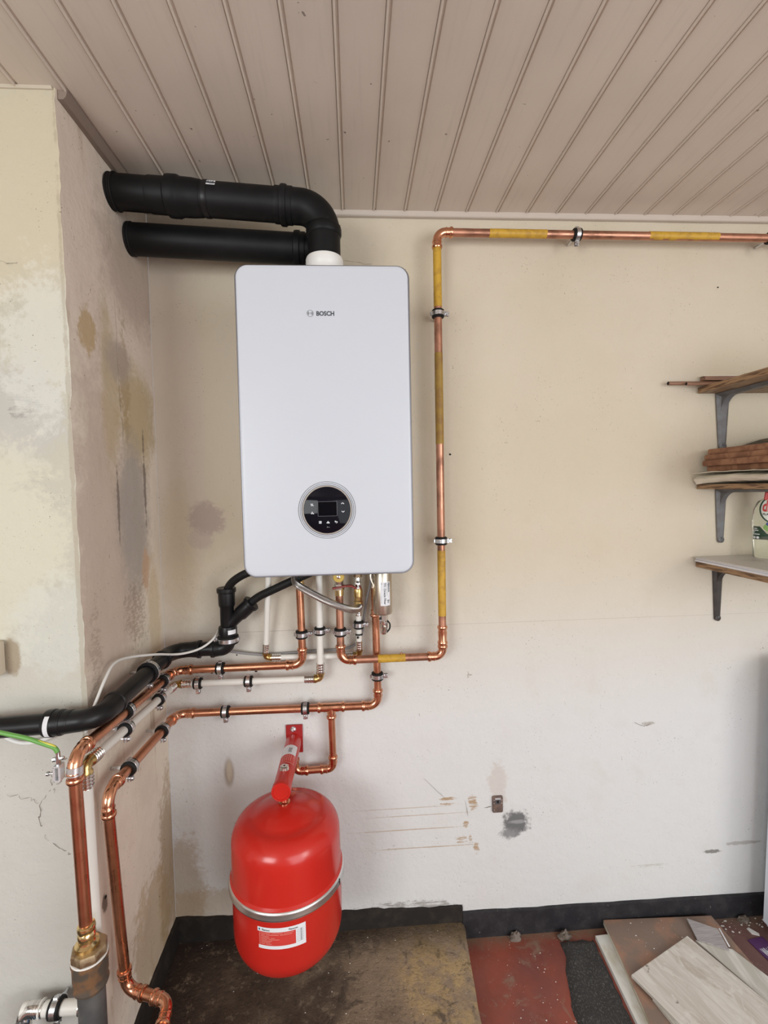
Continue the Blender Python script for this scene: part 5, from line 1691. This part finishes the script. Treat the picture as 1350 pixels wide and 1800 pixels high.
face(ell(-0.0345, 0.0622, 0.0036, 0.0038, 14), 0.0010, 'icon', 'label_badge', lb)

# ------------------------------------------------------------------ things on the floor
def quad_board(name, label, cat, corners, z0, th, material, edge=None, group=None, bev=0.0015, edge_name='edge'):
    """flat board given by its four corners on the ground plan"""
    o = thing(name, label, cat, (corners[0][0], corners[0][1], z0), group)
    cx_ = sum(p[0] for p in corners) / 4
    cy_ = sum(p[1] for p in corners) / 4
    def ins(k):
        return [(p[0] + (cx_ - p[0]) * k, p[1] + (cy_ - p[1]) * k) for p in corners]
    zf = z0 if callable(z0) else (lambda x, y: z0)
    e = 0.0005
    top_th = 0.0015 if edge else th
    if edge:
        loft([[V((x, y, zf(x, y))) for (x, y) in corners], [V((x, y, zf(x, y) + th - top_th)) for (x, y) in corners]]).build(edge_name, edge, o, False)
    loft([[V((x, y, zf(x, y) + th - top_th + (0.0 if edge else 0))) for (x, y) in corners], [V((x, y, zf(x, y) + th - e)) for (x, y) in corners], [V((x, y, zf(x, y) + th)) for (x, y) in ins(0.006)]]).build('board' if edge is None else 'face', material, o, False)
    return o


quad_board('white_board', 'white-edged board lying lowest in the floor stack', 'board', [(0.782, -0.045), (1.150, -0.030), (1.165, -0.75), (0.742, -0.75)], 0.0, 0.014, 'white_edge', None)
quad_board('brown_board', 'large dusty brown board with pale layered edge on the floor stack', 'board', [(0.826, -0.012), (1.176, -0.026), (1.190, -0.75), (0.742, -0.75)], 0.0142, 0.017, 'board_top', 'board_edge')
quad_board('white_plank', 'short white plank corner peeping out under the bleached plank', 'plank', [(0.832, -0.255), (0.858, -0.248), (0.985, -0.55), (0.90, -0.58)], 0.0315, 0.008, 'plank_pale', None)
quad_board('pale_plank', 'narrow pale plank wedged beside the bleached plank', 'plank', [(1.062, -0.108), (1.150, -0.144), (1.374, -0.66), (1.276, -0.70)], 0.0315, 0.007, 'plank_pale', None)
quad_board('bleached_plank', 'wide bleached wood-grain plank lying on top of the brown board', 'plank', [(0.806, -0.200), (1.040, -0.102), (1.270, -0.66), (1.03, -0.75)], 0.0396, 0.0085, 'plank', 'plank_pale')
quad_board('plastic_sheet', 'small grey ribbed plastic sheet on the brown board', 'sheet', [(1.066, -0.110), (1.083, -0.040), (1.153, -0.083), (1.135, -0.150)], 0.0394, 0.003, 'foam', None)
MB().box((1.150, -0.112, 0.0435), (0.004, 0.060, 0.003), 0.001, Matrix.Rotation(math.radians(-14), 3, 'Z')).build('rim', 'paper', bpy.data.objects['plastic_sheet'])

# strip of roofing felt
vs, fs = [], []
nx, ny = 14, 60
for j in range(ny + 1):
    v = j / ny
    y = -0.045 - 0.72 * v
    xl = 0.672 - 0.19 * v * 1.0 + 0.012 * noise.noise(V((1.0, y * 16, 0))) + 0.006 * noise.noise(V((1.0, y * 60, 4)))
    xr = 0.775 - 0.04 * v + 0.004 * noise.noise(V((7.0, y * 40, 0)))
    for i in range(nx + 1):
        u = i / nx
        x = xl + (xr - xl) * u
        z = 0.007 + 0.006 * max(0, 1 - abs(u - 0.25) * 5) + 0.004 * noise.noise(V((x * 40, y * 25, 0))) + 0.002 * noise.noise(V((x * 120, y * 120, 0)))
        if i in (0, nx) or j in (0, ny):
            z = 0.0008
        vs.append((x, y + (0.010 * noise.noise(V((x * 40, 0, 0))) if j == 0 else 0), max(0.0008, z)))
for j in range(ny):
    for i in range(nx):
        a = j * (nx + 1) + i
        fs.append((a, a + 1, a + nx + 2, a + nx + 1))
tag(mesh_obj('felt_strip', vs, fs, 'felt', None, True, 70), 'frayed black roofing felt strip on the red floor', 'felt')

# purple wrapper with white lettering
pw = thing('purple_wrapper', 'flat purple packet with white lettering on the floor at the right edge', 'packet', (1.27, -0.15, 0.0))
pc = [V((1.247, -0.087, 0)), V((1.300, -0.080, 0)), V((1.335, -0.250, 0)), V((1.270, -0.262, 0))]


def pfn(u, v, l):
    a = pc[0].lerp(pc[1], u)
    b = pc[3].lerp(pc[2], u)
    q = a.lerp(b, v)
    return V((q.x, q.y, 0.0035 + l))


loft([[p + V((0, 0, 0.0003)) for p in pc], [p + V((0, 0, 0.0032)) for p in pc], [pfn(u, v, 0) for (u, v) in ((0.02, 0.01), (0.98, 0.01), (0.98, 0.99), (0.02, 0.99))]]).build('packet', 'purple', pw, False)
text_obj('lettering', 'Whiskas', 0.30, lambda u, v, l: pfn(0.14 + u * 0.72, 0.34 - v * 0.75, l), 'icon', pw, 0.006)
MB().add(*patch(pfn, 0.12, 1.0, 0.46, 0.98, 0.0003, 1)).build('panel', 'lilac', pw, False)

# white appliance at the right edge
ap = thing('appliance', 'white appliance side standing at the right edge of the floor', 'appliance', (1.62, -0.155, 0.0))
MB().box((1.632, -0.155, 0.445), (0.60, 0.20, 0.85), 0.006, Matrix.Rotation(math.radians(1.6), 3, 'Y')).build('body', 'white_gloss', ap)
MB().box((1.632, -0.155, 0.0105), (0.575, 0.18, 0.020), 0.002).build('plinth', 'plinth_grey', ap)

# plaster crumbs and chips
ch = MB()
rnd = random.Random(11)
def chip(x, y, z, s):
    n = rnd.randint(4, 6)
    a0 = rnd.uniform(0, 6)
    poly = [V((x + s * rnd.uniform(0.5, 1.1) * math.cos(a0 + 2 * PI * i / n), y + 0.7 * s * rnd.uniform(0.5, 1.1) * math.sin(a0 + 2 * PI * i / n), z)) for i in range(n)]
    ch.prism(poly, (0, 0, s * 0.35))
for _ in range(150):
    x, y = rnd.uniform(-0.46, 0.34), rnd.uniform(-0.5, -0.02)
    chip(x, y, 0.0545, rnd.choice((0.0008, 0.001, 0.0012, 0.002)))
for _ in range(90):
    x, y = rnd.uniform(0.40, 0.72), rnd.uniform(-0.45, -0.02)
    chip(x, y, 0.0002, rnd.choice((0.0008, 0.001, 0.0014, 0.0022)))
for _ in range(60):
    x, y = rnd.uniform(0.88, 1.15), rnd.uniform(-0.19, -0.03)
    if y > -0.19 + (x - 0.81) * 0.42 - 0.0 and not (1.05 < x):
        chip(x, y, 0.0312, rnd.choice((0.0008, 0.001, 0.0014, 0.0028)))
for _ in range(50):
    x = rnd.uniform(1.2, 1.37)
    chip(x, rnd.uniform(-0.06, -0.016), 0.0002, rnd.choice((0.001, 0.0015, 0.003, 0.004)))
tag(ch.build('plaster_crumbs', 'chip', None, False), 'scattered white plaster crumbs on the floor', 'crumbs', kind='stuff')
ck = MB()
ck.prism([V((1.276, -0.050, 0.0003)), V((1.287, -0.052, 0.0003)), V((1.299, -0.070, 0.0003)), V((1.296, -0.076, 0.0003)), V((1.277, -0.068, 0.0003))], (0, 0, 0.003))
tag(ck.build('plaster_chip', 'chip', None, False), 'large white plaster chip beside the purple packet', 'chip')
# rubble lumps at the foot of the skirting
def lump(label, c, s, seed, material):
    vs, fs = [], []
    nu, nv = 14, 8
    for j in range(nv + 1):
        for i in range(nu):
            a, b = 2 * PI * i / nu, PI / 2 * j / nv
            p = V((math.cos(a) * math.cos(b), math.sin(a) * math.cos(b), math.sin(b)))
            k = 1 + 0.45 * noise.noise(p * 2.3 + V((seed, 0, 0))) + 0.25 * noise.noise(p * 6 + V((seed, 5, 0)))
            vs.append((c[0] + p.x * s[0] * k, c[1] + p.y * s[1] * k, c[2] + max(0, p.z) * s[2] * k))
    for j in range(nv):
        for i in range(nu):
            k = (i + 1) % nu
            fs.append((j * nu + i, j * nu + k, (j + 1) * nu + k, (j + 1) * nu + i))
    fs.append(tuple(range(nu)))
    return tag(mesh_obj('rubble_lump', vs, fs, material, None, True, 60), label, 'rubble', 'rubble at the skirting')


M['rubble'] = mat('grey_rubble', (0.12, 0.095, 0.075), 0.9, 0, (0.20, 0.165, 0.14), 50, None, 0.4, 0.65, bump=0.8, bscale=140)
lump('grey rubble lump at the skirting above the felt strip', (0.690, -0.030, 0.0), (0.020, 0.014, 0.020), 1.0, 'rubble')
lump('grey brown rubble lump at the skirting near the slab edge', (0.535, -0.022, 0.0), (0.020, 0.010, 0.022), 4.0, 'rubble')
lump('pale plaster lump at the skirting near the appliance', (1.290, -0.022, 0.0), (0.020, 0.009, 0.016), 8.0, 'rubble')
